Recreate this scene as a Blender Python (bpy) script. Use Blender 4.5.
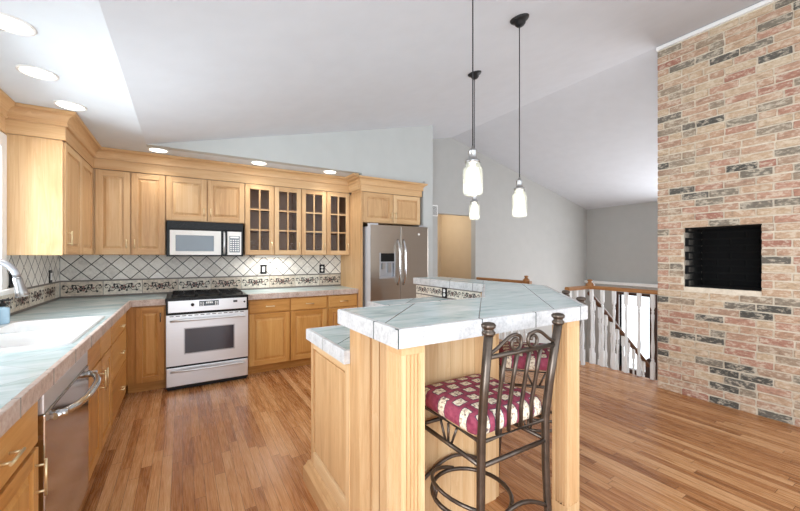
import bpy, bmesh, math, random
from mathutils import Vector, Matrix
random.seed(7)
for o in list(bpy.data.objects): bpy.data.objects.remove(o)
S = bpy.context.scene
COL = S.collection
PI = math.pi

# ------------------------------------------------------------------ camera, world, light, exposure
cam_d = bpy.data.cameras.new('camera'); cam = bpy.data.objects.new('camera', cam_d); COL.objects.link(cam)
cam_d.sensor_width = 36.0; cam_d.lens = 356/800*36.0; cam_d.clip_start = 0.03; cam_d.clip_end = 100
CAMH = 1.364
cam.location = (0, 0, CAMH); cam.rotation_euler = (PI/2, 0, -math.radians(31.40))
S.camera = cam

W = bpy.data.worlds.new('world'); S.world = W; W.use_nodes = True
bg = W.node_tree.nodes['Background']; bg.inputs[0].default_value = (0.86, 0.93, 1.0, 1); bg.inputs[1].default_value = 2.08

def area(name, loc, rot, sx, sy, power, color=(1, 1, 1)):
    d = bpy.data.lights.new(name, 'AREA'); d.shape = 'RECTANGLE'; d.size = sx; d.size_y = sy
    d.energy = power; d.color = color
    o = bpy.data.objects.new(name, d); COL.objects.link(o); o.location = loc
    o.rotation_euler = [math.radians(a) for a in rot]
    return o
# added unseen fill lamps, plus daylight of the sink window and the front door
area('daylight_rear', (1.9, -3.2, 1.5), (82, 0, 0), 5.5, 2.4, 25, (0.90, 0.96, 1.0))  # added fill from the open side behind the camera, no window there
area('daylight_patio_door', (-1.25, -.75, 1.15), (0, -90, 0), 1.9, 1.3, 105, (0.92, 0.96, 1.0))  # unseen fill lamp, added to light the left-facing sides
area('daylight_sink_window', (-1.22, 2.75, 1.62), (0, -90, 0), 0.9, 1.3, 45, (0.88, 0.95, 1.0))
area('daylight_entry_window', (8.40, 2.2, 1.0), (0, 90, 0), 2.2, 1.8, 125, (0.97, 0.97, 1.0))  # added fill for the far foyer, hidden behind the chimney
area('daylight_front_door', (8.9, 3.9, 0.1), (0, 90, 0), 1.6, 1.2, 45, (0.95, 0.97, 1.0))
S.view_settings.view_transform = 'Standard'; S.view_settings.look = 'None'
S.view_settings.gamma = 1.0; S.view_settings.use_curve_mapping = False
S.view_settings.exposure = 0.23

# ------------------------------------------------------------------ helpers
def lin(h):
    h = h.lstrip('#'); c = [int(h[i:i+2], 16)/255 for i in (0, 2, 4)]
    return tuple([x/12.92 if x <= .04045 else ((x+.055)/1.055)**2.4 for x in c] + [1.0])

class N:
    """tiny node builder"""
    def __init__(s, name):
        s.m = bpy.data.materials.new(name); s.m.use_nodes = True; s.t = s.m.node_tree
        s.b = s.t.nodes['Principled BSDF']; s.out = s.t.nodes['Material Output']
    def n(s, typ, **kw):
        nd = s.t.nodes.new(typ)
        for k, v in kw.items(): setattr(nd, k, v)
        return nd
    def link(s, a, b): s.t.links.new(a, b)
    def put(s, sock, v):
        if hasattr(v, 'is_linked') or hasattr(v, 'links'): s.link(v, sock)
        else: sock.default_value = v
    def math(s, op, a, b=None, c=None, clamp=False):
        nd = s.n('ShaderNodeMath', operation=op, use_clamp=clamp)
        s.put(nd.inputs[0], a)
        if b is not None: s.put(nd.inputs[1], b)
        if c is not None: s.put(nd.inputs[2], c)
        return nd.outputs[0]
    def coords(s):
        tc = s.n('ShaderNodeTexCoord'); sp = s.n('ShaderNodeSeparateXYZ'); s.link(tc.outputs['Object'], sp.inputs[0])
        return sp.outputs[0], sp.outputs[1], sp.outputs[2]
    def xyz(s, x, y, z):
        c = s.n('ShaderNodeCombineXYZ'); s.put(c.inputs[0], x); s.put(c.inputs[1], y); s.put(c.inputs[2], z)
        return c.outputs[0]
    def noise(s, vec, scale, detail=3, rough=.5, dist=0):
        nd = s.n('ShaderNodeTexNoise'); s.link(vec, nd.inputs['Vector']); nd.inputs['Scale'].default_value = scale
        nd.inputs['Detail'].default_value = detail; nd.inputs['Roughness'].default_value = rough
        nd.inputs['Distortion'].default_value = dist
        return nd.outputs[0]
    def white(s, vec):
        nd = s.n('ShaderNodeTexWhiteNoise'); s.link(vec, nd.inputs['Vector']); return nd.outputs['Value']
    def ramp(s, fac, stops):
        nd = s.n('ShaderNodeValToRGB'); s.link(fac, nd.inputs[0]); el = nd.color_ramp.elements
        while len(el) < len(stops): el.new(0.5)
        for e, (p, c) in zip(el, stops): e.position = p; e.color = lin(c) if isinstance(c, str) else c
        return nd.outputs[0]
    def mix(s, fac, a, b, mode='MIX'):
        nd = s.n('ShaderNodeMix', data_type='RGBA', blend_type=mode)
        s.put(nd.inputs[0], fac); s.put(nd.inputs[6], a); s.put(nd.inputs[7], b)
        return nd.outputs[2]
    def rnd(s):
        a = s.n('ShaderNodeAttribute', attribute_name='rnd'); sp = s.n('ShaderNodeSeparateColor')
        s.link(a.outputs['Color'], sp.inputs[0]); return sp.outputs[0], sp.outputs[1], sp.outputs[2]
    def line(s, coord, period, off, w):
        """1 on a thin line every period"""
        v = s.math('DIVIDE', s.math('SUBTRACT', coord, off), period)
        f = s.math('ABSOLUTE', s.math('SUBTRACT', s.math('FRACT', v), .5))
        return s.math('GREATER_THAN', f, .5 - w/period/2)
    def bump(s, h, strength=.2, dist=.01):
        nd = s.n('ShaderNodeBump'); nd.inputs['Strength'].default_value = strength; nd.inputs['Distance'].default_value = dist
        s.link(h, nd.inputs['Height']); s.link(nd.outputs[0], s.b.inputs['Normal'])
    def fin(s, col=None, rough=.5, metal=0, spec=.5):
        if col is not None: s.put(s.b.inputs['Base Color'], col)
        s.put(s.b.inputs['Roughness'], rough); s.b.inputs['Metallic'].default_value = metal
        s.b.inputs['Specular IOR Level'].default_value = spec
        return s.m

M = {}
def plain(name, col, rough=.5, metal=0, spec=.5, var=0.04, scale=6):
    k = N(name); x, y, z = k.coords(); v = k.xyz(x, y, z)
    c = lin(col); f = k.noise(v, scale, 3)
    lo = tuple([a*(1-var*2) for a in c[:3]]+[1]); hi = tuple([min(1, a*(1+var*2)) for a in c[:3]]+[1])
    M[name] = k.fin(k.ramp(f, [(.3, lo), (.7, hi)]), rough, metal, spec); return M[name]

def wood(name, stops, rough=.38, fine=1.0):
    """long grain; attribute r = random of the board, g = 1 when its grain runs level"""
    k = N(name); x, y, z = k.coords(); r, g, b = k.rnd()
    h = k.math('ADD', x, y)
    off = k.math('MULTIPLY', r, 37.0)
    hx = k.math('MULTIPLY', k.math('SUBTRACT', x, y), 1.0)
    # across / along
    along = k.mix(g, k.xyz(z, z, z), k.xyz(h, h, h))
    across = k.mix(g, k.xyz(h, hx, h), k.xyz(z, z, hx))
    sa = k.n('ShaderNodeSeparateXYZ'); k.link(along, sa.inputs[0]); sc = k.n('ShaderNodeSeparateXYZ'); k.link(across, sc.inputs[0])
    a = sa.outputs[0]; c0 = sc.outputs[0]; c1 = sc.outputs[1]
    v1 = k.xyz(k.math('ADD', k.math('MULTIPLY', c0, 9.0*fine), off), k.math('MULTIPLY', c1, 9.0*fine), k.math('MULTIPLY', a, .9))
    v2 = k.xyz(k.math('ADD', k.math('MULTIPLY', c0, 120.0), off), k.math('MULTIPLY', c1, 120.0), k.math('MULTIPLY', a, 3.0))
    n1 = k.noise(v1, 1.0, 3, .55, 1.2); n2 = k.noise(v2, 1.0, 2, .6)
    rings = k.math('FRACT', k.math('MULTIPLY', n1, 6.0))
    f = k.math('ADD', k.math('MULTIPLY', n1, .50), k.math('MULTIPLY', n2, .26))
    f = k.math('ADD', f, k.math('MULTIPLY', rings, .10))
    f = k.math('ADD', f, k.math('MULTIPLY', k.math('SUBTRACT', r, .5), .26))
    col = k.ramp(f, stops)
    M[name] = k.fin(col, rough, 0, .4); return M[name]

CAB = [(.18, '#B98E62'), (.38, '#CFA87A'), (.55, '#DAB88C'), (.80, '#E5CBA6')]
wood('maple', CAB, .40)
wood('oak_base', [(.18, '#AC7434'), (.38, '#C68E4C'), (.55, '#D3A05E'), (.80, '#E0B67A')], .36)
wood('oak_rail', [(.2, '#86572F'), (.45, '#A06E40'), (.8, '#B88A58')], .4)
wood('oak_rail_dark', [(.2, '#4E2E18'), (.8, '#7A4E2C')], .4)
wood('dark_walnut', [(.2, '#2C1A12'), (.8, '#4E3020')], .4)
wood('cabinet_inside', [(.2, '#86644C'), (.8, '#AA866A')], .6)

def floor_mat():
    k = N('oak_floor'); x, y, z = k.coords()
    w = .057; L = .80
    row = k.math('FLOOR', k.math('DIVIDE', x, w))
    sh = k.math('MULTIPLY', k.white(k.xyz(row, 3.1, 0)), L*3)
    lenr = k.math('ADD', y, sh)
    colm = k.math('FLOOR', k.math('DIVIDE', lenr, L))
    r = k.white(k.xyz(row, colm, 1.0)); r2 = k.white(k.xyz(row, colm, 9.0))
    off = k.math('MULTIPLY', r, 53.0)
    v1 = k.xyz(k.math('ADD', k.math('MULTIPLY', x, 17.0), off), k.math('MULTIPLY', y, 1.25), off)
    v2 = k.xyz(k.math('ADD', k.math('MULTIPLY', x, 240.0), off), k.math('MULTIPLY', y, 6.0), 0.0)
    n1 = k.noise(v1, 1.0, 2, .5, .9); n2 = k.noise(v2, 1.0, 2, .6)
    rg = k.math('PINGPONG', k.math('MULTIPLY', n1, 7.5), 1.0)
    rg = k.math('POWER', rg, 2.6)
    f = k.math('ADD', k.math('ADD', .05, k.math('MULTIPLY', r2, .38)), k.math('MULTIPLY', n2, .22))
    f = k.math('ADD', f, k.math('MULTIPLY', n1, .22))
    f = k.math('SUBTRACT', f, k.math('MULTIPLY', rg, .20))
    col = k.ramp(f, [(.05, '#80502C'), (.28, '#A87044'), (.45, '#C08A5A'), (.62, '#CE9C6E'), (.85, '#DCB288')])
    gap = k.math('MAXIMUM', k.line(x, w, 0, .0022), k.line(lenr, L, 0, .0028))
    col = k.mix(k.math('MULTIPLY', gap, .75), col, lin('#4C2A14'))
    k.bump(k.math('SUBTRACT', k.math('MULTIPLY', n2, .25), gap), .12, .002)
    M['oak_floor'] = k.fin(col, k.math('ADD', .20, k.math('MULTIPLY', n2, .14)), 0, .38)
floor_mat()

def counter_mat(name, per, offA, offB, strongA=True, tint=0):
    """pale slate green tiles laid on the diagonal, cloudy streaks running along x"""
    k = N(name); x, y, z = k.coords()
    n1 = k.noise(k.xyz(k.math('MULTIPLY', x, 1.4), k.math('MULTIPLY', y, 7.0), 0.0), 1.6, 5, .62, .8)
    n2 = k.noise(k.xyz(x, y, z), 9.0, 4, .6)
    a = k.math('MULTIPLY', k.math('SUBTRACT', x, y), .70711); b = k.math('MULTIPLY', k.math('ADD', x, y), .70711)
    r = k.white(k.xyz(k.math('FLOOR', k.math('DIVIDE', k.math('SUBTRACT', a, offA), per)),
                      k.math('FLOOR', k.math('DIVIDE', k.math('SUBTRACT', b, offB), per)), 2.0))
    f = k.math('ADD', k.math('ADD', k.math('MULTIPLY', n1, .75), k.math('MULTIPLY', n2, .2)), k.math('MULTIPLY', r, .10))
    col = k.ramp(f, [(.30, '#97ADAD'), (.44, '#B4CBCE'), (.56, '#CADCE0'), (.70, '#DEEAEE')])
    lA = k.line(a, per, offA, .0055); lB = k.line(b, per, offB, .004)
    col = k.mix(k.math('MULTIPLY', lB, .30), col, lin('#7F8D8A'))
    col = k.mix(k.math('MULTIPLY', lA, .88 if strongA else .35), col, lin('#3E4A4A'))
    k.bump(n2, .08, .003)
    M[name] = k.fin(col, .24, 0, .5)
counter_mat('counter_slate', .33, .05, .02, False)
counter_mat('island_slate', .345, -.04*.70711, .12, True)

def stone_edge(name, stops):
    k = N(name); x, y, z = k.coords(); v = k.xyz(x, y, z)
    n1 = k.noise(v, 14, 6, .7); n2 = k.noise(v, 70, 3, .6)
    f = k.math('ADD', k.math('MULTIPLY', n1, .6), k.math('MULTIPLY', n2, .4))
    k.bump(f, .5, .006)
    M[name] = k.fin(k.ramp(f, stops), .55, 0, .35)
stone_edge('white_stone_edge', [(.34, '#ABACAE'), (.48, '#C6C7C8'), (.66, '#DADADA')])
stone_edge('pink_stone_edge', [(.32, '#9C8578'), (.48, '#C2AEA2'), (.7, '#DAD0C8')])
plain('grout_dark', '#3A4444', .8)
plain('grout_grey', '#8D8C86', .8)

def splash_mat(name, horiz):
    """diamond tiles, dark grout"""
    k = N(name); x, y, z = k.coords(); h = x if horiz == 'x' else y
    per = .1165
    a = k.math('MULTIPLY', k.math('SUBTRACT', h, z), .70711); b = k.math('MULTIPLY', k.math('ADD', h, z), .70711)
    oa = -1.106*.70711; ob = 1.106*.70711
    r = k.white(k.xyz(k.math('FLOOR', k.math('DIVIDE', k.math('SUBTRACT', a, oa), per)),
                      k.math('FLOOR', k.math('DIVIDE', k.math('SUBTRACT', b, ob), per)), 5.0))
    n = k.noise(k.xyz(x, y, z), 28, 5, .7)
    f = k.math('ADD', k.math('MULTIPLY', n, .7), k.math('MULTIPLY', r, .3))
    col = k.ramp(f, [(.3, '#CFCBC4'), (.5, '#E8E5DE'), (.7, '#F4F2EC')])
    ln = k.math('MAXIMUM', k.line(a, per, oa, .0085), k.line(b, per, ob, .0085))
    col = k.mix(k.math('MULTIPLY', ln, .92), col, lin('#2E2E30'))
    k.bump(k.math('SUBTRACT', 1.0, ln), .3, .003)
    M[name] = k.fin(col, .42, 0, .4)
splash_mat('diamond_tile', 'x'); splash_mat('diamond_tile_side', 'y')
plain('border_tile', '#CFC3B2', .5, var=.12, scale=40)
plain('border_tile_pale', '#DDD6C8', .5, var=.10, scale=40)
plain('border_ink', '#33302F', .6)
plain('border_liner', '#77706A', .5)
plain('border_rose', '#8F6A62', .6)

def brick_mat():
    k = N('old_brick'); x, y, z = k.coords(); r, g, b = k.rnd(); v = k.xyz(x, k.math('MULTIPLY', y, .6), z)
    base = k.ramp(g, [(0, '#4A4A46'), (.07, '#5E5B55'), (.14, '#857C6E'), (.22, '#9E8B77'), (.34, '#AD8B76'), (.45, '#B6957C'), (.58, '#BCA287'),
                      (.72, '#BFA98E'), (.86, '#B38B77'), (1, '#A07060')])
    n = k.noise(k.xyz(k.math('ADD', x, r), k.math('MULTIPLY', y, .45), z), 60, 5, .7); n2 = k.noise(v, 16, 4, .65)
    sp = k.math('ADD', k.math('MULTIPLY', n, .6), k.math('MULTIPLY', n2, .4))
    dark = k.ramp(sp, [(.38, '#FFFFFF'), (.45, '#000000')])
    wash = k.ramp(sp, [(.49, '#000000'), (.57, '#FFFFFF')])
    col = k.mix(k.math('MULTIPLY', dark, .50), base, lin('#6E6155'))
    col = k.mix(k.math('MULTIPLY', wash, .62), col, lin('#DCD0BC'))
    k.bump(sp, .8, .012)
    M['old_brick'] = k.fin(col, .85, 0, .2)
brick_mat()
stone_edge('mortar', [(.3, '#C4B8A4'), (.5, '#D8CDBA'), (.7, '#E6DDCC')])
def lining_brick_mat():
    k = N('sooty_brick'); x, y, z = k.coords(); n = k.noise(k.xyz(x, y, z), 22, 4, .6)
    d = k.math('ADD', k.math('SUBTRACT', x, 4.19), k.math('MULTIPLY', k.math('SUBTRACT', 1.53, y), .9))  # lining colour goes from pale to near-black with depth and across the opening
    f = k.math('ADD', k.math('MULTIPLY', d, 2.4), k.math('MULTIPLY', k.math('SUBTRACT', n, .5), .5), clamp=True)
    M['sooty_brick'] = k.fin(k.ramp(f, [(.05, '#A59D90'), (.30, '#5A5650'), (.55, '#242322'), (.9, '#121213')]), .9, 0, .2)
lining_brick_mat()
plain('soot', '#060606', .95)  # near-black of the firebox shell

plain('ceiling_white', '#CED2D8', .9, var=.01)
plain('soffit_white', '#D6DCE2', .9, var=.01)
plain('wall_grey', '#BBBEBC', .9, var=.01)
plain('wall_greige', '#B1B1AE', .9, var=.01)
plain('wall_hall', '#CBB697', .9, var=.01)
plain('trim_white', '#EDEDEB', .5, var=.01)
plain('baluster_white', '#E6E8E8', .45, var=.01)
plain('porcelain', '#F4F6F7', .12, var=.01)
plain('black_gloss', '#08090B', .32, spec=.3)
plain('black_matte', '#141416', .6)
plain('black_iron', '#1A1A1C', .5, metal=.3)
plain('bronze_metal', '#5E544C', .34, metal=.8, var=.1, scale=30)
plain('brass', '#EBDCB4', .3, metal=.75)
plain('chrome', '#D5D8DB', .14, metal=1)
plain('nickel', '#A6A6A6', .3, metal=.9)
plain('white_plastic', '#EDEDEA', .4, var=.01)
plain('soap_blue', '#A9C9DD', .2)
plain('outside_paving', '#CFCFCB', .9)

def steel(name, col, rough=.28, horiz=False):
    k = N(name); x, y, z = k.coords()
    v = k.xyz(k.math('MULTIPLY', x, 1), k.math('MULTIPLY', y, 1), k.math('MULTIPLY', z, 90)) if horiz else \
        k.xyz(k.math('MULTIPLY', x, 200), k.math('MULTIPLY', y, 200), k.math('MULTIPLY', z, 2))
    n = k.noise(v, 1, 2, .5); c = lin(col)
    M[name] = k.fin(k.ramp(n, [(.3, tuple([a*.97 for a in c[:3]]+[1])), (.7, c)]), k.math('ADD', rough-.02, k.math('MULTIPLY', n, .04)), 1.0)
steel('steel', '#E2E5E9', .33, True); M['steel'].node_tree.nodes['Principled BSDF'].inputs['Metallic'].default_value = .72
steel('steel_side', '#B8BABF', .45)
plain('grey_enamel', '#C6C8CD', .45, var=.01)
steel('fridge_steel', '#A8A097', .30, True)
steel('dish_steel', '#C9C4BE', .13, False)

def fabric():
    k = N('burgundy_fabric'); x, y, z = k.coords(); pw = .078; ph = .070
    n0 = k.noise(k.xyz(x, y, z), 22, 2)
    xx = k.math('ADD', x, k.math('MULTIPLY', n0, .012)); yy = k.math('ADD', y, k.math('MULTIPLY', n0, .016))
    row = k.math('FLOOR', k.math('DIVIDE', yy, ph))
    sx = k.math('ADD', k.math('DIVIDE', xx, pw), k.math('MULTIPLY', row, .5))
    u = k.math('ABSOLUTE', k.math('SUBTRACT', k.math('FRACT', sx), .5)); v = k.math('ABSOLUTE', k.math('SUBTRACT', k.math('FRACT', k.math('DIVIDE', yy, ph)), .5))
    inn = k.math('MULTIPLY', k.math('LESS_THAN', u, .30), k.math('LESS_THAN', v, .30))
    rim = k.math('MULTIPLY', k.math('LESS_THAN', u, .345), k.math('LESS_THAN', v, .35))
    n = k.noise(k.xyz(x, y, z), 75, 3, .7)
    cream = k.ramp(n, [(.36, '#5E5A66'), (.42, '#B79C86'), (.50, '#E8DCC6'), (.7, '#F2EADA')])
    burg = k.ramp(k.noise(k.xyz(x, y, z), 40, 3), [(.3, '#80344A'), (.7, '#A85468')])
    col = k.mix(rim, burg, lin('#4A4458')); col = k.mix(inn, col, cream)
    M['burgundy_fabric'] = k.fin(col, .85, 0, .2)
fabric()

def glassy(name, tint=(1, 1, 1, 1), rough=.02, f=.12, gcol=(1, 1, 1, 1)):
    k = N(name); t = k.n('ShaderNodeBsdfTransparent'); t.inputs[0].default_value = tint
    g = k.n('ShaderNodeBsdfGlossy'); g.inputs['Roughness'].default_value = rough; g.inputs['Color'].default_value = gcol
    fr = k.n('ShaderNodeFresnel'); fr.inputs[0].default_value = 1.3
    mx = k.n('ShaderNodeMixShader'); k.link(k.math('ADD', fr.outputs[0], f), mx.inputs[0])
    k.link(t.outputs[0], mx.inputs[1]); k.link(g.outputs[0], mx.inputs[2]); k.link(mx.outputs[0], k.out.inputs[0])
    k.m.node_tree.nodes.remove(k.b); M[name] = k.m
glassy('clear_glass', f=-.01)
def jar():
    k = N('jar_glass'); t = k.n('ShaderNodeBsdfTransparent'); g = k.n('ShaderNodeBsdfGlossy'); g.inputs['Roughness'].default_value = .1
    tl = k.n('ShaderNodeBsdfTranslucent'); tl.inputs[0].default_value = (.80, .88, .90, 1)
    m1 = k.n('ShaderNodeMixShader'); m1.inputs[0].default_value = .42; k.link(t.outputs[0], m1.inputs[1]); k.link(tl.outputs[0], m1.inputs[2])
    fr = k.n('ShaderNodeFresnel'); fr.inputs[0].default_value = 1.5
    m2 = k.n('ShaderNodeMixShader'); k.link(fr.outputs[0], m2.inputs[0]); k.link(m1.outputs[0], m2.inputs[1]); k.link(g.outputs[0], m2.inputs[2])
    k.link(m2.outputs[0], k.out.inputs[0]); k.m.node_tree.nodes.remove(k.b); M['jar_glass'] = k.m
jar()
def dark_glass(name, col, rough=.06):
    k = N(name); M[name] = k.fin(lin(col), rough, 0, .8)
dark_glass('oven_glass', '#3A3A44'); dark_glass('micro_glass', '#66727C'); dark_glass('display_glass', '#20252B')
def emit(name, col, st):
    k = N(name); e = k.n('ShaderNodeEmission'); e.inputs[0].default_value = lin(col); e.inputs[1].default_value = st
    k.link(e.outputs[0], k.out.inputs[0]); k.m.node_tree.nodes.remove(k.b); M[name] = k.m
emit('lamp_glow', '#FFF6E8', 6); emit('bulb_glow', '#FFEFD8', 7)

# ------------------------------------------------------------------ mesh builder
class MB:
    def __init__(s, xf=None):
        s.bm = bmesh.new(); s.l = s.bm.loops.layers.float_color.new('rnd'); s.xf = xf or Matrix.Identity(4); s.lvl = 0
        s.r = None; s.g = None
    def _v(s, p): return s.bm.verts.new(s.xf @ Vector(p))
    def _f(s, faces, mat, smooth=False, rg=None):
        r = s.r if s.r is not None else random.random(); g = s.g if s.g is not None else s.lvl
        for f in faces:
            f.material_index = mat; f.smooth = smooth
            for lp in f.loops: lp[s.l] = (r, g, 0, 1)
    def mk(s, vs, quads, mat=0, smooth=False):
        V = [s._v(p) for p in vs]; F = []
        for q in quads:
            try: F.append(s.bm.faces.new([V[i] for i in q]))
            except ValueError: pass
        s._f(F, mat, smooth); return F
    def box(s, x0, x1, y0, y1, z0, z1, mat=0, bev=0):
        if x0 > x1: x0, x1 = x1, x0
        if y0 > y1: y0, y1 = y1, y0
        if z0 > z1: z0, z1 = z1, z0
        if bev <= 0:
            s.mk([(x0,y0,z0),(x1,y0,z0),(x1,y1,z0),(x0,y1,z0),(x0,y0,z1),(x1,y0,z1),(x1,y1,z1),(x0,y1,z1)],
                 [(0,3,2,1),(4,5,6,7),(0,1,5,4),(1,2,6,5),(2,3,7,6),(3,0,4,7)], mat); return
        b = min(bev, (x1-x0)*.45, (y1-y0)*.45, (z1-z0)*.45)
        # chamfered box: three insets shells
        t = bmesh.new(); bmesh.ops.create_cube(t, size=1)
        for v in t.verts: v.co = Vector(((x0+x1)/2+v.co.x*(x1-x0), (y0+y1)/2+v.co.y*(y1-y0), (z0+z1)/2+v.co.z*(z1-z0)))
        bmesh.ops.bevel(t, geom=t.edges[:], offset=b, segments=2, affect='EDGES', profile=.6)
        t.verts.index_update()
        vs = [v.co.copy() for v in t.verts]; qs = [[v.index for v in f.verts] for f in t.faces]; t.free()
        s.mk(vs, qs, mat)
    def prism(s, poly, z0, z1, mat=0, side=None, axis='z'):
        """poly of (a,b) CCW; axis z: (x,y); axis y: poly is (x,z) extruded y0..y1; axis x: poly is (y,z)"""
        def P(a, b, c): return (a, b, c) if axis == 'z' else ((a, c, b) if axis == 'y' else (c, a, b))
        n = len(poly); vs = [P(a, b, z0) for a, b in poly]+[P(a, b, z1) for a, b in poly]
        V = [s._v(p) for p in vs]; F = [s.bm.faces.new(V[:n][::-1]), s.bm.faces.new(V[n:])]
        s._f(F, mat)
        F2 = [s.bm.faces.new([V[i], V[(i+1) % n], V[n+(i+1) % n], V[n+i]]) for i in range(n)]
        s._f(F2, mat if side is None else side)
    def ring(s, c, t, r, k, up=None):
        t = Vector(t).normalized(); u = Vector((0, 0, 1)) if abs(t.z) < .95 else Vector((1, 0, 0))
        if up is not None: u = Vector(up)
        a = t.cross(u).normalized(); b = t.cross(a).normalized()
        rx, ry = (r, r) if not isinstance(r, tuple) else r
        return [Vector(c)+a*math.cos(2*PI*i/k)*rx+b*math.sin(2*PI*i/k)*ry for i in range(k)]
    def tube(s, pts, r, k=8, mat=0, closed=False, smooth=True):
        pts = [Vector(p) for p in pts]; n = len(pts); R = []
        prev = None
        for i, p in enumerate(pts):
            if closed: t = pts[(i+1) % n]-pts[i-1]
            else: t = pts[min(i+1, n-1)]-pts[max(i-1, 0)]
            t.normalize(); rr = r[i] if isinstance(r, list) else r
            if prev is None:
                u = Vector((0, 0, 1)) if abs(t.z) < .9 else Vector((1, 0, 0))
                a = t.cross(u).normalized()
            else: a = (prev - t*prev.dot(t)).normalized()
            b = t.cross(a); prev = a
            R.append([p+a*math.cos(2*PI*j/k)*rr+b*math.sin(2*PI*j/k)*rr for j in range(k)])
        V = [[s._v(q) for q in ring] for ring in R]; F = []
        m = n if closed else n-1
        for i in range(m):
            A = V[i]; B = V[(i+1) % n]
            sh = 0
            if closed and i == n-1:
                d = [(R[i][0]-R[0][j]).length for j in range(k)]; sh = d.index(min(d))
            for j in range(k):
                try: F.append(s.bm.faces.new([A[j], A[(j+1) % k], B[(j+1+sh) % k], B[(j+sh) % k]]))
                except ValueError: pass
        s._f(F, mat, smooth)
        if not closed: s._f([s.bm.faces.new(V[0][::-1]), s.bm.faces.new(V[-1])], mat)
    def lathe(s, prof, c=(0, 0, 0), k=20, mat=0, smooth=True, cap=True, axis=None):
        """prof (r,z) from bottom to top"""
        R = Matrix.Identity(3) if axis is None else Vector((0, 0, 1)).rotation_difference(Vector(axis)).to_matrix()
        V = []
        for r, z in prof:
            V.append([s._v(Vector(c)+R @ Vector((r*math.cos(2*PI*j/k), r*math.sin(2*PI*j/k), z))) for j in range(k)])
        F = []
        for A, B in zip(V, V[1:]):
            for j in range(k): F.append(s.bm.faces.new([A[j], A[(j+1) % k], B[(j+1) % k], B[j]]))
        s._f(F, mat, smooth)
        if cap: s._f([s.bm.faces.new(V[0][::-1]), s.bm.faces.new(V[-1])], mat)
    def sweep(s, path, prof, mat=0, side=1):
        """profile (out, z) swept along a level path of (x,y), mitred"""
        P = [Vector(p) for p in path]; n = len(P); O = []
        for i in range(n):
            d0 = (P[i]-P[i-1]).normalized() if i > 0 else None; d1 = (P[i+1]-P[i]).normalized() if i < n-1 else None
            if d0 is None: d0 = d1
            if d1 is None: d1 = d0
            n0 = Vector((d0.y, -d0.x))*side; n1 = Vector((d1.y, -d1.x))*side
            m = (n0+n1); m = m/(1+n0.dot(n1)); O.append(m)
        m = len(prof)
        for i in range(n-1):
            A = [s._v((P[i].x+O[i].x*o, P[i].y+O[i].y*o, z)) for o, z in prof]
            B = [s._v((P[i+1].x+O[i+1].x*o, P[i+1].y+O[i+1].y*o, z)) for o, z in prof]
            F = [s.bm.faces.new([A[j], A[(j+1) % m], B[(j+1) % m], B[j]]) for j in range(m)]
            F += [s.bm.faces.new(A[::-1]), s.bm.faces.new(B)]
            s._f(F, mat)
    def build(s, name, mats, parent=None, label=None, fix=True):
        if fix: bmesh.ops.recalc_face_normals(s.bm, faces=s.bm.faces[:])
        me = bpy.data.meshes.new(name); s.bm.to_mesh(me); s.bm.free()
        for m in (mats if isinstance(mats, (list, tuple)) else [mats]): me.materials.append(M[m])
        o = bpy.data.objects.new(name, me); COL.objects.link(o)
        if parent is not None:
            o.parent = parent; o.matrix_parent_inverse = Matrix.Translation(-Vector(root_world(parent)))
        if label: o['label'] = label
        return o

def root_world(o):
    while o.parent is not None: o = o.parent
    return o.get('_base', (0, 0, 0))
def thing(name, label, cat, loc=(0, 0, 0), group=None, rz=0, local=False):
    o = bpy.data.objects.new(name, None); COL.objects.link(o); o.empty_display_size = .1
    o.location = loc; o.rotation_euler = (0, 0, rz)
    if not local: BASE[o.name] = Vector(loc)
    o['label'] = label; o['category'] = cat
    if group: o['group'] = group
    return o
BASE = {}
def root_world(o):
    return BASE.get(o.name, Vector((0, 0, 0)))
def tag(o, label, cat, group=None, kind=None):
    if label: o['label'] = label
    if cat: o['category'] = cat
    if group: o['group'] = group
    if kind: o['kind'] = kind
    return o
def struct(o, label=None):
    o['kind'] = 'structure'
    if label: o['label'] = label
    return o
def copy_tree(o, parent=None):
    c = o.copy(); COL.objects.link(c); c.parent = parent
    for ch in [x for x in o.children]: copy_tree(ch, c)
    return c

def frame(o, u, n):
    """local (a along u, b up, c outwards n) -> world"""
    u = Vector(u); n = Vector(n); z = Vector((0, 0, 1))
    m = Matrix.Identity(4)
    for i in range(3): m[i][0] = u[i]; m[i][1] = n[i]; m[i][2] = z[i]; m[i][3] = o[i]
    return m
# ------------------------------------------------------------------ the room shell
XL, YB, YF = -1.08, 4.92, 4.18          # left wall, kitchen back wall, soffit face / front of the wall above the cabinets
ZF = 2.43; XR, ZR = 4.19, 3.52; XE, YG = 8.46, 5.07; ZE = 2.49; YN = -1.6
def zc(x): return ZF + (ZR-ZF)*(x+.30)/(XR+.30) if x < XR else ZR + (ZE-ZR)*(x-XR)/(XE-XR)

m = MB(); m.box(XL-.15, 4.41, YN, 4.98, -.12, 0); m.box(4.41, 4.80, 4.60, 6.2, -.12, 0); m.box(3.0, 4.41, 4.98, 6.2, -.12, 0)
struct(m.build('floor', 'oak_floor'))
m = MB(); m.prism([(-.30, ZF), (XR, ZR), (XE+.1, zc(XE+.1)), (XE+.1, ZR+.3), (-.30, ZR+.3)], YN, 6.3, axis='y')
struct(m.build('ceiling', 'ceiling_white'), 'vaulted white ceiling rising to the ridge over the brick chimney')
m = MB(); m.box(XL-.15, -.30, YN, YB+.1, ZF, ZF+.3); m.box(-.30, 3.0, YF+.1, YB+.1, ZF, ZF+.08)
struct(m.build('ceiling', 'soffit_white'), 'low flat ceiling over the cabinets holding the recessed lights')
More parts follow.
